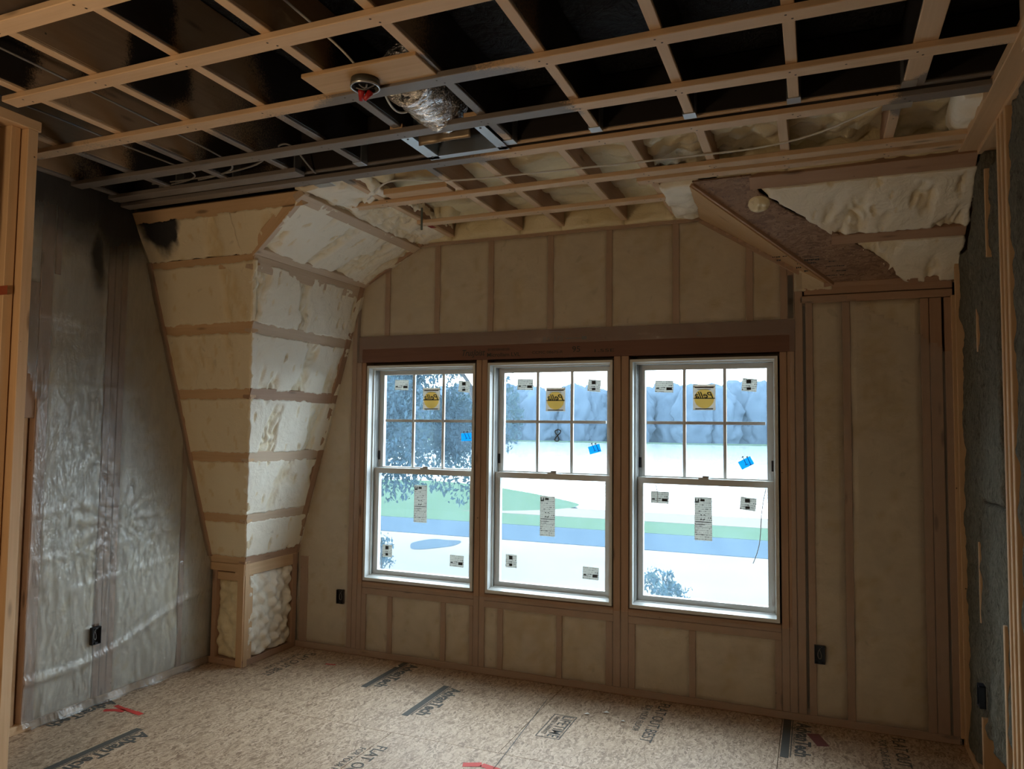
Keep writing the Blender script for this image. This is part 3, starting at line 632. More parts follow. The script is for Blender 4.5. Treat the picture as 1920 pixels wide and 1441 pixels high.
for j in range(9):
    for i in range(26):
        a = 2*math.pi*i/26; r = .052*j/8*(1+.10*noise.noise((math.cos(a)*2, math.sin(a)*2, 5))); p = cb+bX*r*math.cos(a)+bY*r*math.sin(a)
        V.append(p+NR*((.016*(1-(j/8)**4)+.012*noise.noise(p*38)) if j < 8 else 0))
for j in range(8):
    for i in range(26): F.append((j*26+i, j*26+(i+1) % 26, (j+1)*26+(i+1) % 26, (j+1)*26+i))
mesh('foam_blob', V, F, M['foam_raw'], slope_r, None, True)
# worn stamps on the sheet, too smudged to read
rs = random.Random(3); sX = Vector((1, 0, 0)); sY = (rp(0, 1)-rp(0, 0)).normalized()
def smudge(x0, x1, t, h):
    V = []; F = []; x = x0
    while x < x1:
        w2 = rs.uniform(.004, .012)
        if rs.random() < .82:
            o = rp(x, t)+NR*.0008; hh = h*rs.uniform(.5, 1); k0 = len(V)
            V += [o, o+sX*w2, o+sX*w2+sY*hh, o+sY*hh]; F.append((k0, k0+1, k0+2, k0+3))
        x += w2+rs.uniform(.001, .003)
    mesh('stamp_line', V, F, M['ink'], sheet)['kind'] = 'stuff'
for a in ((-.20, -.135, .68, .010), (-.18, -.15, .71, .010), (-.085, .03, .705, .005), (-.085, .03, .725, .014), (-.08, .02, .755, .010), (-.085, .0, .79, .014), (-.06, .0, .825, .014), (.06, .11, .755, .008), (.06, .14, .80, .008), (.08, .15, .845, .009), (.05, .15, .885, .009)): smudge(*a)
# bay right-hand shallow slope (triangle) and valley trim
NT = Vector((-(.41), 0, -.63)).normalized()
prism('valley_board', [(-.56, 3.64, 2.72), (.085, 4.28, 2.30), (-.03, 4.285, 2.375), (-.60, 4.285, 2.735)], NT, .02, M['ply'], slope_r)
bar('valley_rafter', (-.545, 3.632, 2.722), (.095, 4.262, 2.305), .014, .03, (0, 0, -1), M['wood_dull'], slope_r, .004)
patch('foam_lump', (-.72, 3.70, 2.75), (-.52, 3.66, 2.74), (-.58, 4.27, 2.745), (-.74, 4.27, 2.75), NZ, M['foam'], slope_r, .014, .012, 14, 0, .01, .06, 9, 140, .02)
patch('foam_lump', (-.10, YW-.004, 2.285), (.09, YW-.004, 2.285), (.09, YW-.03, 2.33), (-.10, YW-.004, 2.43), NY, M['foam_wall'], slope_r, .014, .006, 14, 0, .0, .03, 0, 144)
patch('foam_lump', (.50, 3.1, 2.80), (.63, 3.1, 2.78), (.63, 3.5, 2.78), (.52, 3.5, 2.80), NZ, M['foam'], slope_r, .014, .012, 14, 0, .02, .04, 9, 141, .03)

# ================================================================== RIGHT WALL framing and batts
def rw(name, y0, y1, z0, z1, x=XR, mat=None, dp=.09): return bar(name, (x, (y0+y1)/2, z0), (x, (y0+y1)/2, z1), y1-y0, dp, (-1, 0, 0), mat or M['wood'], wall_right)
for y0, y1, z0, z1, x in ((4.262, 4.284, .04, 2.22, .640), (4.182, 4.205, .04, 2.66, .646), (3.80, 3.825, .04, .30, .652), (3.815, 3.83, .70, 1.05, .656), (3.74, 3.755, 1.88, 2.12, .656), (3.345, 3.37, .04, .80, .652), (3.27, 3.285, 1.22, 1.42, .66), (3.235, 3.258, .04, 2.72, .650), (3.195, 3.224, .04, 2.72, .654), (3.12, 3.15, .04, 2.72, .652), (3.52, 3.535, 2.25, 2.62, .658)): rw('stud', y0, y1, z0, z1, x)
for y in (2.7, 2.3, 1.9, 1.5, 1.1, .7, .3, -.1, -.5, -.9, -1.4, -1.9, -2.4, -2.9): rw('stud', y-.02, y+.02, .04, 2.72)
bar('bottom_plate', (XR, YR, .02), (XR, YW, .02), .04, .09, (-1, 0, 0), M['wood'], wall_right)
bar('top_plate', (XR, YR, 2.745), (XR, 3.64, 2.745), .05, .09, (-1, 0, 0), M['wood'], wall_right)
bt = [(4.20, 4.255, .03, 2.32, .680, 1), (3.82, 4.19, .03, 2.40, .666, 2), (3.37, 3.80, 1.24, 2.62, .665, 3), (3.26, 3.81, .22, 1.235, .663, 4), (3.255, 3.40, 1.25, 2.72, .678, 5), (2.70, 3.12, .03, 2.72, .663, 6)]
for y0, y1, z0, z1, x, s in bt:
    patch('wool_batt', (x, y1, z0), (x, y0, z0), (x, y0, z1), (x, y1, z1), (-1, 0, 0), M['wool'], wall_right, .014, .016, 7, .014, .008, .06, 0, 150+s, .004, .008, 0, .1)
patch('wool_batt', (.69, 2.7, .03), (.69, YR, .03), (.69, YR, 2.72), (.69, 2.7, 2.72), (-1, 0, 0), M['wool'], wall_right, .08, .015, 6, 0, .01, .05, 0, 170)
patch('wool_batt', (.66, 4.06, 2.28), (.66, 3.62, 2.28), (.655, 3.60, 2.72), (.66, 3.66, 2.70), (-1, 0, 0), M['wool'], wall_right, .02, .015, 8, .01, .02, .04, 0, 171)

# ================================================================== WINDOWS
STK = [
 dict(pella=(-2.394, 1.715), s1=(-2.626, 1.811), s2=(-2.149, 1.795), blue=(-2.128, 1.463, .05), tall=(-2.44, 1.015), bl=(-2.688, .688), br=(-2.165, .66)),
 dict(pella=(-1.511, 1.708), s1=(-1.716, 1.804), s2=(-1.26, 1.792), blue=(-1.255, 1.402, .28), tall=(-1.544, .983), bl=(-1.783, .69), br=(-1.265, .657), eight=(-1.496, 1.482)),
 dict(pella=(-.598, 1.717), s1=(-.83, 1.782), s2=(-.346, 1.786), blue=(-.367, 1.343, .5), tall=(-.60, 1.02), tl=(-.848, 1.13), tr=(-.354, 1.116))]
def frame_mesh(name, x0, x1, z0, z1, y0, y1, l, r, b, t, mat, parent):
    V = []; F = []
    sbox(V, F, x0, x0+l, y0, y1, z0, z1); sbox(V, F, x1-r, x1, y0, y1, z0, z1)
    sbox(V, F, x0+l, x1-r, y0, y1, z0, z0+b); sbox(V, F, x0+l, x1-r, y0, y1, z1-t, z1)
    o = mesh(name, V, F, mat, parent); return o
def sticker(name, cx, cz, w_, h_, y, mat, parent, rot=0.0, label=None):
    V = []; F = []; sbox(V, F, -w_/2, w_/2, -.0004, .0004, -h_/2, h_/2)
    o = mesh(name, V, F, mat, parent, Matrix.Translation((cx, y, cz)) @ Matrix.Rotation(rot, 4, 'Y'))
    if label: o['label'] = label
    return o
def label_print(parent, cx, cz, w_, h_, y, rects):
    V = []; F = []
    for a, b, c, d in rects: sbox(V, F, cx-w_/2+a*w_, cx-w_/2+b*w_, y-.0009, y-.0005, cz-h_/2+c*h_, cz-h_/2+d*h_)
    mesh('sticker_print', V, F, M['ink'], parent)
for i, (x0, x1) in enumerate(WIN):
    side = ['left', 'middle', 'right'][i]
    W_ = empty('window_%d' % (i+1), ((x0+x1)/2, 4.36, WZ0), ['left double hung window, pale frame, trees filling its upper panes', 'middle double hung window with a hand drawn 8 on its glass', 'right double hung window, widest view of sky and far shore'][i], 'window', 'double hung windows in the back wall', 'structure')
    frame_mesh('frame', x0, x1, WZ0, WZ1, 4.283, 4.46, .016, .016, .02, .016, M['vinyl'], W_)
    frame_mesh('inner_stop', x0+.016, x1-.016, WZ0+.02, WZ1-.016, 4.335, 4.352, .009, .009, .012, .01, M['vinyl'], W_)
    frame_mesh('jamb_track', x0+.016, x1-.016, WZ0+.02, WZ1-.016, 4.352, 4.44, .012, .012, .012, .012, M['vinyl_d'], W_)
    gx0, gx1 = x0+.062, x1-.062
    # upper sash sits further out
    US = frame_mesh('upper_sash', x0+.028, x1-.028, 1.212, WZ1-.028, 4.405, 4.435, .036, .036, .042, .028, M['vinyl'], W_)
    LS = frame_mesh('lower_sash', x0+.026, x1-.026, WZ0+.022, 1.246, 4.362, 4.395, .036, .036, .040, .036, M['vinyl'], W_)
    ux0, ux1, uz0, uz1 = x0+.064, x1-.064, 1.254, WZ1-.056
    for q in (1, 2):
        xm = ux0+(ux1-ux0)*q/3; abox('muntin', xm-.009, xm+.009, 4.412, 4.428, uz0, uz1, M['vinyl'], US, .001)
    zm = (uz0+uz1)/2
    for q in range(3):
        a = ux0+(ux1-ux0)*q/3; b = ux0+(ux1-ux0)*(q+1)/3
        abox('muntin', a+.009, b-.009, 4.412, 4.428, zm-.009, zm+.009, M['vinyl'], US, .001)
        for c, d in ((uz0, zm), (zm, uz1)):
            V = []; F = []; sbox(V, F, a+.002, b-.002, 4.418, 4.422, c+.002, d-.002); mesh('pane', V, F, M['glass'], US)
    V = []; F = []; sbox(V, F, x0+.062, x1-.062, 4.376, 4.380, WZ0+.062, 1.21); mesh('pane', V, F, M['glass'], LS)
    xm = (x0+x1)/2
    lk = abox('sash_lock', xm-.03, xm+.03, 4.366, 4.392, 1.246, 1.256, M['vinyl'], W_, .002)
    abox('lock_lever', xm-.005, xm+.032, 4.36, 4.372, 1.256, 1.264, M['vinyl_d'], lk, .001)
    for sx in (x0+.036, x1-.036): abox('tilt_latch', sx-.006, sx+.006, 4.395, 4.404, 1.30, 1.36, M['black'], W_, .001)
    # sloping sill
    V = [(x0+.016, 4.285, WZ0+.020), (x1-.016, 4.285, WZ0+.020), (x1-.016, 4.36, WZ0+.034), (x0+.016, 4.36, WZ0+.034), (x0+.016, 4.285, WZ0+.01), (x1-.016, 4.285, WZ0+.01), (x1-.016, 4.36, WZ0+.01), (x0+.016, 4.36, WZ0+.01)]
    mesh('sill', V, [(0, 1, 2, 3), (0, 4, 5, 1), (3, 2, 6, 7), (4, 7, 6, 5), (0, 3, 7, 4), (1, 5, 6, 2)], M['vinyl'], W_)
    # stickers
    S = STK[i]; yu, yl = 4.4165, 4.3745
    px, pz = S['pella']
    p = sticker('brand_sticker', px, pz, .128, .150, yu, M['taupe'], W_, 0, 'taupe sticker with a yellow disc and mirrored script')
    mwd = Matrix.Translation((px, yu-.0005, pz-.008)) @ Matrix.Rotation(math.pi/2, 4, 'X')
    lathe('sticker_disc', [(.0001, .0008), (.056, .0008), (.056, 0)], M['yellow'], p, mwd, 40, False)
    text('sticker_script', 'Pella', .05, (px-.052, yu-.0014, pz-.004), (1, 0, 0), (0, 0, 1), M['ink'], p, .104, .012, .0002, .35, True)
    label_print(p, px, pz, .128, .15, yu-.0008, [(.02, .98, .44, .475), (.08, .92, .86, .90), (.2, .8, .80, .82), (.1, .9, .03, .07)])
    V = []; F = []; sbox(V, F, px-.06, px+.06, yu-.0012, yu-.0006, pz+.0585, pz+.0635); mesh('sticker_band', V, F, M['paper'], p)
    lbl = 'white printed sticker on %s window'
    for key, w_, h_, yy, rot in (('s1', .108, .07, yu, .03), ('s2', .082, .074, yu, .10), ('bl', .075, .082, yl, .0), ('br', .10, .075, yl, .02), ('tl', .105, .068, yl, .02), ('tr', .086, .072, yl, .1)):
        if key in S:
            o = sticker('info_sticker', S[key][0], S[key][1], w_, h_, yy, M['print'], W_, rot)
            label_print(o, S[key][0], S[key][1], w_, h_, yy, [(.62, .92, .18, .42), (.06, .22, .30, .40)] if key in ('s1', 'br', 'tl') else [(.30, .62, .62, .90), (.32, .6, .12, .32), (.0, .06, .1, .2)])
    tx, tz = S['tall']; o = sticker('rating_sticker', tx, tz, .098, .246, yl, M['print'], W_, 0, 'tall printed rating label on the lower pane')
    label_print(o, tx, tz, .098, .246, yl, [(.04, .26, .87, .90), (.04, .10, .90, .96), (.20, .26, .90, .96), (.34, .58, .90, .955), (.34, .42, .58, .60), (.52, .60, .58, .60), (.34, .42, .48, .50), (.52, .60, .48, .50), (.05, .95, .42, .435), (.02, .98, .14, .145), (.02, .98, .30, .305), (.05, .6, .36, .37)])
    bx0, bz0, br_ = S['blue']; o = sticker('blue_tape', bx0, bz0, .075, .048 if i else .052, yu-.001, M['bluetape'], W_, -br_, 'blue tape flag with a hand drawn 11')
    for q in (-.010, .014):
        c = Vector((bx0+q-.008, yu-.0025, bz0+.034)); e = c+Vector((.02, 0, -.045))
        tube('pen_stroke', [c, (c+e)/2, e], .0018, M['ink'], o)
        tube('pen_dot', [c+Vector((-.002, 0, .002)), c, c+Vector((.002, 0, -.002))], .005, M['ink'], o)
        tube('pen_foot', [e+Vector((-.008, 0, -.002)), e, e+Vector((.010, 0, .006))], .0016, M['ink'], o)
    if 'eight' in S:
        ex, ez = S['eight']; pts = []
        for q in range(25):
            a = 2*math.pi*q/24; pts.append((ex+.014*math.sin(2*a)*(1.0 if math.cos(a) < 0 else 1.35)+.004*math.cos(a), yu-.0015, ez+.036*math.cos(a)))
        tube('marker_number', pts, .0036, M['ink'], W_)['label'] = 'hand drawn black 8 on the glass'
tube('balance_cord', [(-.872, 4.372, 1.205), (-.855, 4.371, 1.15), (-.862, 4.371, 1.10)], .002, M['vinyl'], bpy.data.objects['window_3'])
tube('balance_cord', [(-.258, 4.372, 1.205), (-.285, 4.371, 1.1), (-.285, 4.371, .95), (-.30, 4.371, .86), (-.33, 4.371, .79)], .0022, M['vinyl_d'], bpy.data.objects['window_3'])

# ================================================================== PLASTIC SHEETS
def sheet_grid(name, u0, u1, v0, v1, du, dv, fn, keep, mat, label):
    nu, nv = int((u1-u0)/du), int((v1-v0)/dv); idx = {}; V = []; F = []
    def vid(i, j):
        if (i, j) not in idx: idx[(i, j)] = len(V); V.append(fn(u0+(u1-u0)*i/nu, v0+(v1-v0)*j/nv))
        return idx[(i, j)]
    for j in range(nv):
        for i in range(nu):
            if keep(u0+(u1-u0)*(i+.5)/nu, v0+(v1-v0)*(j+.5)/nv): F.append((vid(i, j), vid(i+1, j), vid(i+1, j+1), vid(i, j+1)))
    return tag(mesh(name, V, F, mat, None, None, True), label, 'plastic sheet')
def gsn(x, s): return math.exp(-(x/s)**2)
def left_fn(y, z):
    d = .014+.006*fbm((y*2.5, z*1.2, 1.0), 1.0, 3)
    d += .020*gsn(z-(.245+.16*(y-2.56)-.05*math.sin((y-2.56)*4.2)), .016)      # sagging fold beside the outlet
    for z0, sl in ((2.53, -.22), (2.08, -.13), (1.72, -.02), (1.07, .05), (.83, .06), (.63, .10)): d += .006*gsn(z-(z0+sl*(y-2.6)), .009)
    rad = math.hypot(y-3.03, z-1.45); ang = math.atan2(z-1.45, y-3.03)
    d += .004*gsn(rad-.12, .22)*math.sin(ang*17+2*noise.noise((y*4, z*4, 3)))
    rad = math.hypot(y-3.06, z-.98); d += .004*gsn(rad-.1, .18)*math.sin(math.atan2(z-.98, y-3.06)*15)
    d += .005*gsn(y-2.64, .10)*math.sin(z*9+fbm((y*3, z*2, 2), 1, 2)*3)
    if z < .05: d += .03*(1-z/.05)*(.6+.4*math.sin(y*23))
    return Vector((XL+d, y, z))
sheet_grid('plastic_sheet', 2.10, 3.78, .004, 2.80, .014, .018, left_fn,
           lambda y, z: y > min(2.545, max(2.47, 2.555-(z-1.62)*.35) if z > 1.62 else 2.545) - (9 if z > 1.86 else 0) and y < ym(min(z, BZ))+.01 and (z < BZ or y < ymu(z)+.01) and not (2.912 < y < 2.968 and .325 < z < .43) and not (y < 2.60 and z < .02), M['plastic_l'],
           'glossy clear plastic sheet on the left wall with black overspray on top')
def back_fn(x, z):
    d = .016+.004*fbm((x*3, z*2, 4), 1, 3)+.003*gsn(z-.25-.1*math.sin(x*3), .02)*math.sin(x*9)
    return Vector((x, YW-d, z))
def back_keep(x, z):
    if -2.845 < x < -.13 and .47 < z < 2.055: return False
    if not -3.36 < x < .645: return False
    if x < xc(z) and z < BZ: return False
    if z > BZ and x < xcu(z): return False
    if x > -.07 and z > 2.24: return False
    if z > 2.735 or (z > 2.735-(x+.60)*.65 and x > -.6): return False
    if abs(x+2.985) < .024 and abs(z-.376) < .05: return False
    if abs(x-.007) < .03 and abs(z-.362) < .05: return False
    return True
sheet_grid('plastic_sheet', -3.36, .645, .01, 2.735, .022, .022, back_fn, back_keep, M['plastic_b'], 'hazy plastic sheet stapled over the window wall framing')

# ================================================================== OUTLET BOXES
def outlet(loc, X, n, label, mat):
    X, n = Vector(X), Vector(n); Z = Vector((0, 0, 1)); L = Vector(loc)
    mw = Matrix(((X.x, n.x, 0, L.x), (X.y, n.y, 0, L.y), (X.z, n.z, 1, L.z), (0, 0, 0, 1)))
    root = tag(link(bpy.data.objects.new('outlet_box', None), None, mw), label, 'outlet box', 'electrical boxes in the walls')
    V = []; F = []; a, b, t, d = .026, .046, .003, .012
    sbox(V, F, -a, -a+t, -d, .012, -b, b); sbox(V, F, a-t, a, -d, .012, -b, b); sbox(V, F, -a, a, -d, .012, -b, -b+t); sbox(V, F, -a, a, -d, .012, b-t, b); sbox(V, F, -a, a, -d, -d+t, -b, b)
    mesh('box_body', V, F, mat, root, mw)
    for s in (-1, 1):
        V = []; F = []; sbox(V, F, -.008, .008, .004, .010, s*b*.86-.005, s*b*.86+.005); mesh('screw_tab', V, F, mat, root, mw)
    pts = [mw @ Vector(p) for p in ((-.012, -.006, .04), (.01, -.002, .02), (.012, .0, -.02), (-.008, -.002, -.028), (-.01, -.004, .0), (.0, -.006, .02))]
    tube('wire', pts, .002, M['cable_dark'], root)
    return root
outlet((XL+.016, 2.940, .378), (0, -1, 0), (1, 0, 0), 'black outlet box cut into the plastic on the left wall', M['black'])
outlet((-2.985, YW-.016, .376), (-1, 0, 0), (0, -1, 0), 'black outlet box left of the left window', M['black'])
outlet((.007, YW-.016, .362), (-1, 0, 0), (0, -1, 0), 'dark blue outlet box right of the right window', M['bluebox'])
outlet((.636, 3.72, .42), (0, 1, 0), (-1, 0, 0), 'dark outlet box low in the mineral wool wall', M['bluebox'])

# ================================================================== CEILING FIXTURES
eb = empty('ceiling_box', (-1.46, 2.165, 2.74), 'round metal ceiling light box with red wire connectors', 'electrical box')
mb = Matrix.Translation((-1.46, 2.165, 2.72))
lathe('box_shell', [(.0, .03), (.050, .03), (.052, .004), (.049, .004), (.047, .024), (.0, .024)], plain('dark_steel_box', (.06, .06, .05), .5), eb, mb, 32)
lathe('box_rim', [(.0525, .006), (.0525, .0), (.047, .0), (.047, .006)], M['galv'], eb, mb, 32)
lathe('wire_cavity', [(.0, .0235), (.046, .0235), (.046, .021), (.0, .021)], M['black'], eb, mb, 24)
for a, b in (((-.02, .01), (.02, -.02)), ((.0, .03), (-.03, -.01)), ((.03, .015), (-.005, -.03))):
    tube('wire', [(-1.46+a[0], 2.165+a[1], 2.735), (-1.46, 2.17, 2.712), (-1.46+b[0], 2.165+b[1], 2.722)], .0028, M['cable_dark'], eb)
for dx, dy, rx in ((-.028, .018, .6), (-.008, .030, -.3)):
    lathe('wire_connector', [(.0, -.020), (.007, -.020), (.012, .014), (.009, .019), (0, .019)], M['rednut'], eb, Matrix.Translation((-1.46+dx, 2.165+dy, 2.708)) @ Euler((rx, .5, 0)).to_matrix().to_4x4(), 10)
# flexible duct
dp = [Vector(p) for p in ((-1.40, 2.315, 2.81), (-1.40, 2.33, 2.835), (-1.40, 2.37, 2.85), (-1.40, 2.45, 2.846), (-1.40, 2.56, 2.838), (-1.405, 2.63, 2.845), (-1.41, 2.68, 2.865))]
V = []; F = []; seg = 44; rings = []
NR_ = 90
for j in range(NR_+1):
    t = j/NR_*(len(dp)-1); i = min(int(t), len(dp)-2); f = t-i; c = dp[i].lerp(dp[i+1], f); d = (dp[i+1]-dp[i]).normalized()
    sx = Vector((1, 0, 0)); sz = sx.cross(d)
    r = .106*(1-.06*(j/NR_))*min(1, .45+j/32)+.0035*math.sin(j*1.25)
    for q in range(seg):
        a = 2*math.pi*q/seg; rr = r+.010*noise.noise((math.cos(a)*2.2, math.sin(a)*2.2, j*.5))+.004*noise.noise((a*6, j*.9, 2))
        V.append(c+sx*rr*math.cos(a)+sz*rr*math.sin(a)*1.05)
for j in range(NR_):
    for q in range(seg): F.append((j*seg+q, j*seg+(q+1) % seg, (j+1)*seg+(q+1) % seg, (j+1)*seg+q))
F.append(tuple(range(NR_*seg, NR_*seg+seg)))
tag(mesh('flexible_duct', V, F, M['foil'], None, None, True), 'crinkled silver foil duct hanging between the joists', 'duct')
boot = empty('register_boot', (-1.44, 2.82, 2.76), 'sheet metal air register boot set between ceiling joists', 'register boot')
bx0, bx1, by0, by1, bz = -1.565, -1.275, 2.69, 2.91, 2.752
for nm, q in (('flange', (bx0-.055, bx0, by0-.03, by1+.03)), ('flange', (bx1, bx1+.045, by0-.03, by1+.03)), ('flange', (bx0-.055, bx1+.045, by1, by1+.04))): abox(nm, q[0], q[1], q[2], q[3], bz-.003, bz, M['galv'], boot, .0005)
V = []; F = []; sbox(V, F, bx0-.003, bx0, by0, by1, bz, bz+.1); sbox(V, F, bx1, bx1+.003, by0, by1, bz, bz+.1); sbox(V, F, bx0, bx1, by1, by1+.003, bz, bz+.1)
mesh('boot_wall', V, F, M['galv'], boot)
patch('tape_flap', (bx0+.02, 2.70, 2.718), (bx1-.03, 2.70, 2.724), (bx1-.03, 2.695, 2.765), (bx0+.02, 2.695, 2.765), (0, -1, 0), plain('tan_foil_tape', (.30, .24, .17), .4, .5), boot, .012, .006, 14, 0, 0, .004, 0, 9)
for x in (bx0-.028, bx1+.022):
    for y in (by0, by1): lathe('screw', [(0, -.002), (.005, -.002), (.005, .001)], M['nail'], boot, Matrix.Translation((x, y, bz-.003)), 8, False)
bar('blocking', (bx0-.06, 2.62, ZJ-.004), (bx0+.0, 2.62, ZJ-.004), .05, .02, NZ, M['wood'], ceiling)
bar('blocking', (bx1-.01, 2.62, ZJ-.004), (bx1+.05, 2.62, ZJ-.004), .05, .02, NZ, M['wood'], ceiling)
# cables
def cable(pts, label, mat=None, r=.0045): tag(tube('cable', pts, r, mat or M['cable']), label, 'cable', 'electrical cables in the ceiling')
cable([(-2.33, 3.44, 2.80), (-2.27, 3.40, 2.758), (-2.20, 3.34, 2.752), (-2.05, 3.22, 2.80), (-1.85, 3.24, 2.775), (-1.65, 3.27, 2.758), (-1.40, 3.28, 2.756), (-1.04, 3.30, 2.756), (-.74, 3.32, 2.756), (-.43, 3.33, 2.756), (-.11, 3.34, 2.756), (.1, 3.25, 2.77), (.3, 3.1, 2.80)], 'white cable running along the bay ceiling joists')
cable([(-3.25, 2.86, 2.80), (-2.95, 2.82, 2.775), (-2.7, 2.80, 2.77), (-2.55, 2.78, 2.772), (-2.42, 2.76, 2.778), (-2.33, 2.75, 2.86), (-2.27, 2.79, 2.86), (-2.26, 2.88, 2.78), (-2.25, 2.93, 2.76)], 'grey cable looping up beside the header beam', M['cable_dark'])
cable([(-3.10, 1.2, 2.86), (-3.06, 1.7, 2.85), (-3.05, 2.2, 2.86), (-3.04, 2.5, 2.85), (-2.9, 2.72, 2.80), (-2.84, 2.8, 2.775), (-3.0, 2.84, 2.775), (-3.2, 2.86, 2.78)], 'grey cable along the joist left of the partition post', M['cable_dark'])
cable([(-2.70, .8, 2.88), (-2.69, 1.4, 2.87), (-2.68, 2.0, 2.86), (-2.66, 2.45, 2.84), (-2.6, 2.68, 2.80), (-2.58, 2.76, 2.775), (-2.7, 2.81, 2.772), (-2.9, 2.83, 2.772)], 'grey cable stapled to the second joist from the left', M['cable_dark'])
cable([(-1.57, .9, 2.90), (-1.56, 1.5, 2.90), (-1.56, 1.8, 2.89), (-1.52, 1.98, 2.85), (-1.47, 2.1, 2.80), (-1.46, 2.16, 2.755)], 'white cable running down to the round ceiling box')
cable([(-1.46, 2.25, 2.80), (-1.50, 2.35, 2.79), (-1.53, 2.45, 2.775), (-1.52, 2.52, 2.775), (-1.48, 2.54, 2.80), (-1.47, 2.5, 2.86)], 'white cable loop left of the foil duct')
rod = empty('threaded_rod', (-2.10, 3.70, 2.62), 'short grey threaded rod hanging from the bay ceiling', 'rod')
V = []; prof = [(.0, -.125)]
for i in range(26): prof += [(.0055, -.125+i*.005), (.0068, -.1225+i*.005)]
prof.append((0, .008)); lathe('rod', prof, M['steelrod'], rod, Matrix.Translation((-2.10, 3.72, 2.79)), 10, False)
# work lamp shell out of frame
wl = empty('work_lamp', (LAMP[0], LAMP[1], LAMP[2]), 'caged work lamp hanging behind the photographer', 'lamp')
lathe('socket', [(.0, .20), (.02, .20), (.025, .135), (.0, .135)], M['black'], wl, Matrix.Translation(LAMP), 12)
tube('cord', [(LAMP[0], LAMP[1], LAMP[2]+.2), (LAMP[0], LAMP[1], 2.4), (LAMP[0]+.05, LAMP[1], 2.76)], .005, M['black'], wl)

# ================================================================== OUTSIDE
GZ = -3.1
def gmat(name, c1, c2, s=.3, rough=.9):
    k = N(name); return k.base(k.mix(k.noise(k.pos(), s, 5), c1, c2), rough, None, None, 0.0)
def slab(name, x0, x1, y0, y1, z, mat, label, cat, kind='structure'):
    V = []; F = []; sbox(V, F, x0, x1, y0, y1, z-.3, z); o = tag(mesh(name, V, F, mat), label, cat, None, kind); return o
G_yard = gmat('pale_gravel', (.085, .088, .09), (.115, .116, .118))
G_grass = gmat('lawn_grass', (.030, .053, .036), (.038, .062, .044), .5)
G_road = gmat('asphalt', (.027, .043, .061), (.032, .049, .067))
slab('gravel_yard', -120, 120, 4.8, 28.5, GZ, G_yard, 'pale sunlit gravel yard below the windows', 'ground')
slab('road', -160, 160, 28.5, 33, GZ+.02, G_road, 'blue grey road beyond the gravel yard', 'road')
slab('grass_verge', -160, 160, 33, 37, GZ+.03, G_grass, 'green grass verge beside the road', 'grass')
slab('beach', -160, 160, 37, 41, GZ+.04, gmat('sand', (.075, .07, .064), (.09, .085, .08)), 'pale sandy shore between grass and lake', 'ground')
k = N('lake_water'); k.base((.16, .19, .21), .12, k.bump(k.noise(k.scale(k.pos(), (1, .4, 1)), .8, 4), .25, .4))
slab('lake', -400, 300, 41, 232, GZ-.1, k.m, 'wide pale lake reflecting the white sky', 'lake')
slab('far_shore', -500, 400, 232, 330, GZ+.2, G_grass, 'far shore of the lake', 'ground')
# lawn mound left
V = []; F = []; R_, S_ = 10, 40
for j in range(R_+1):
    for i in range(S_):
        a = 2*math.pi*i/S_; r = j/R_; V.append((-24+11*r*math.cos(a), 42+6*r*math.sin(a), GZ+.03+1.1*(1-r*r)))
for j in range(R_):
    for i in range(S_): F.append((j*S_+i, j*S_+(i+1) % S_, (j+1)*S_+(i+1) % S_, (j+1)*S_+i))
tag(mesh('grass_mound', V, F, G_grass, None, None, True), 'green grass mound seen through the left window', 'grass', None, 'structure')
k = N('leaf'); c = k.mix(k.noise(k.pos(), 1.5, 3), (.019, .042, .068), (.034, .062, .086))  # blue cast of the haze is put into the leaf colour
df = k.n('BsdfDiffuse', Color=c).outputs[0]; tl = k.n('BsdfTranslucent', Color=(.07, .11, .09, 1)).outputs[0]
k.surf(k.n('MixShader', i0=.3, i1=df, i2=tl).outputs[0]); M['leaf'] = k.m
M['bark'] = plain('bark', (.02, .02, .02), .9)
M['farleaf'] = gmat('far_foliage', (.036, .056, .080), (.041, .061, .086), .15)  # pale blue of distance haze is put into the foliage colour
def leafcloud(c, R3, n, s, rnd):
    V = []; F = []
    cl = [(Vector((rnd.gauss(0, .45), rnd.gauss(0, .45), rnd.gauss(0, .45))), rnd.uniform(.25, .5)) for _ in range(16)]
    for _ in range(n):
        cc, rr = rnd.choice(cl); p = cc+Vector((rnd.gauss(0, 1), rnd.gauss(0, 1), rnd.gauss(0, 1))).normalized()*rr*rnd.random()**.4
        p = Vector((c[0]+p.x*R3[0], c[1]+p.y*R3[1], c[2]+p.z*R3[2]))
        e = Euler((rnd.uniform(0, 6.3), rnd.uniform(0, 6.3), rnd.uniform(0, 6.3))).to_matrix(); q = s*rnd.uniform(.6, 1.3); b = len(V)
        for a in ((-q, 0, 0), (0, -q*.45, .1*q), (q, 0, 0), (0, q*.45, .1*q)): V.append(p+e @ Vector(a))
        F.append((b, b+1, b+2, b+3))
    return V, F
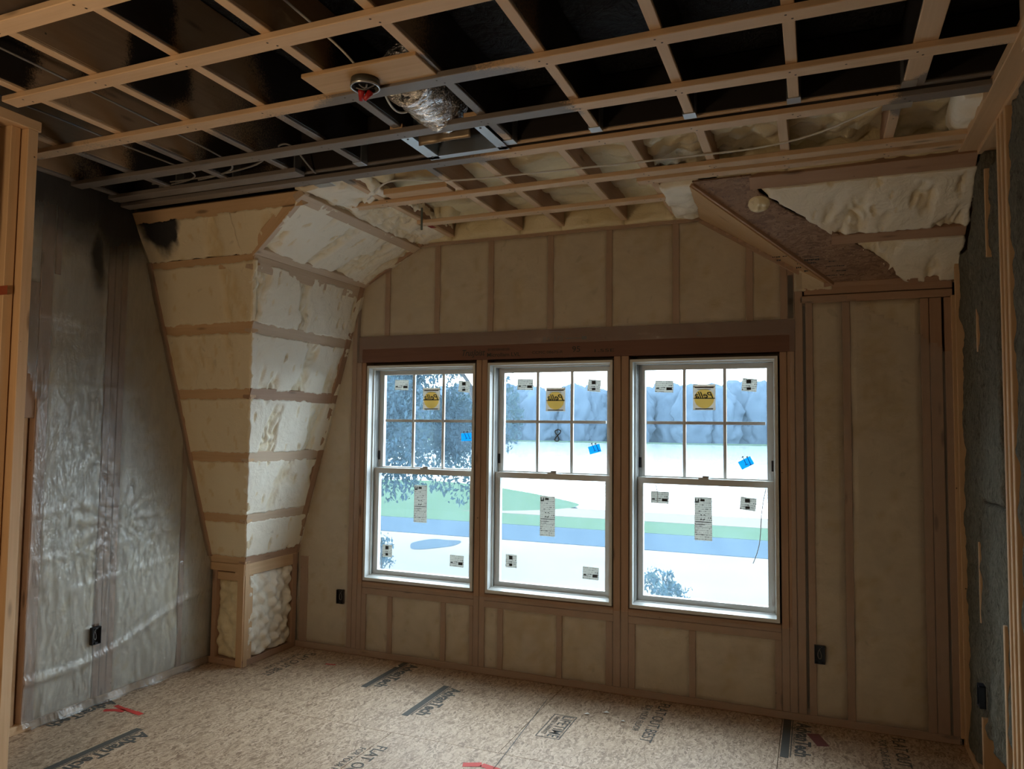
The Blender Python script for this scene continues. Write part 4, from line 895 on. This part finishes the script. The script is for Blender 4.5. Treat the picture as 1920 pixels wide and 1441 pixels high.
def tree(name, x, y, h, R3, n, s, label, group=None, cz=None, lean=0.0):
    rnd = random.Random(int(abs(x*13+y*7)*10)); root = empty(name, (x, y, GZ), label, 'tree', group)
    czz = GZ+h*.62 if cz is None else cz
    r0 = max(.02, h*.016) if h > 4 else .018
    tr = tube('trunk', [(x, y, GZ-.1), (x+.02*h, y, GZ+h*.3), (x+lean*.4, y, GZ+h*.6), (x+lean, y, GZ+h*.85)], r0, M['bark'], root)
    for q in range(5):
        a = q*1.3; tube('branch', [(x, y, GZ+h*(.55+.05*q)), (x+R3[0]*.3*math.cos(a), y+R3[1]*.3*math.sin(a), GZ+h*(.62+.05*q)), (x+R3[0]*.6*math.cos(a), y+R3[1]*.6*math.sin(a), GZ+h*(.66+.05*q))], r0*.4, M['bark'], tr)
    V, F = leafcloud((x+lean, y, czz), R3, n, s, rnd); o = mesh('foliage', V, F, M['leaf'], root); o['kind'] = 'stuff'
tree('leafy_tree', -12.4, 17.5, 9.5, (2.5, 2.4, 3.4), 24000, .075, 'large leafy tree filling the left window', None, 2.6, 2.1)
tree('leafy_tree', -14.5, 22, 11, (4.2, 3.5, 4.6), 16000, .10, 'taller tree behind the large one left', None, 3.2)
tree('leafy_tree', -7.62, 16.5, 7.5, (.95, 1.0, 2.3), 5000, .065, 'slender leafy tree at the edge of the middle window', None, 2.9)
tree('young_tree', -2.5, 13.2, 2.4, (.42, .42, .30), 700, .045, 'young small tree low in the right window', None, -1.2)
tree('young_tree', -8.75, 14.0, 2.6, (.32, .32, .42), 420, .045, 'young sapling at the lower left of the left window', None, -1.2)
rn = random.Random(5)
for i in range(66):
    x = -212+i*4.0+rn.uniform(-1, 1); y = 240+rn.uniform(0, 12); h = rn.uniform(18.0, 20.6)
    root = empty('shore_tree', (x, y, GZ), 'hazy tree in the far treeline across the lake', 'tree', 'far treeline across the lake')
    bm = bmesh.new(); bmesh.ops.create_icosphere(bm, subdivisions=4, radius=1)
    for v in bm.verts:
        f = 1+.30*noise.noise(v.co*2.2+Vector((i*3, 0, 0)))+.30*noise.noise(v.co*6.5+Vector((0, i, 0)))
        v.co = Vector((v.co.x*6.5*f, v.co.y*3.0*f, v.co.z*h*.6*(.88+.12*f)))
    me = bpy.data.meshes.new('crown'); bm.to_mesh(me); bm.free(); me.materials.append(M['farleaf']); me.polygons.foreach_set('use_smooth', [True]*len(me.polygons))
    link(bpy.data.objects.new('crown', me), root, Matrix.Translation((x, y, GZ+h*.42)))
    tube('trunk', [(x, y, GZ-.2), (x, y, GZ+2), (x, y, GZ+6)], .35, M['bark'], root)
V = []; F = []
for i in range(28): a = 2*math.pi*i/28; V.append((-14.0+.9*math.cos(a), 26.3+1.3*math.sin(a)*(1+.2*math.sin(3*a)), GZ+.012))
F.append(tuple(range(28))); tag(mesh('shadow_patch', V, F, plain('shadow_ground', (.03, .045, .06), 1.0, 0.0, 0.0)), 'painted shadow patch on the gravel seen through the left window', 'shadow_patch')  # dark disc standing in for a cast shadow on the gravel
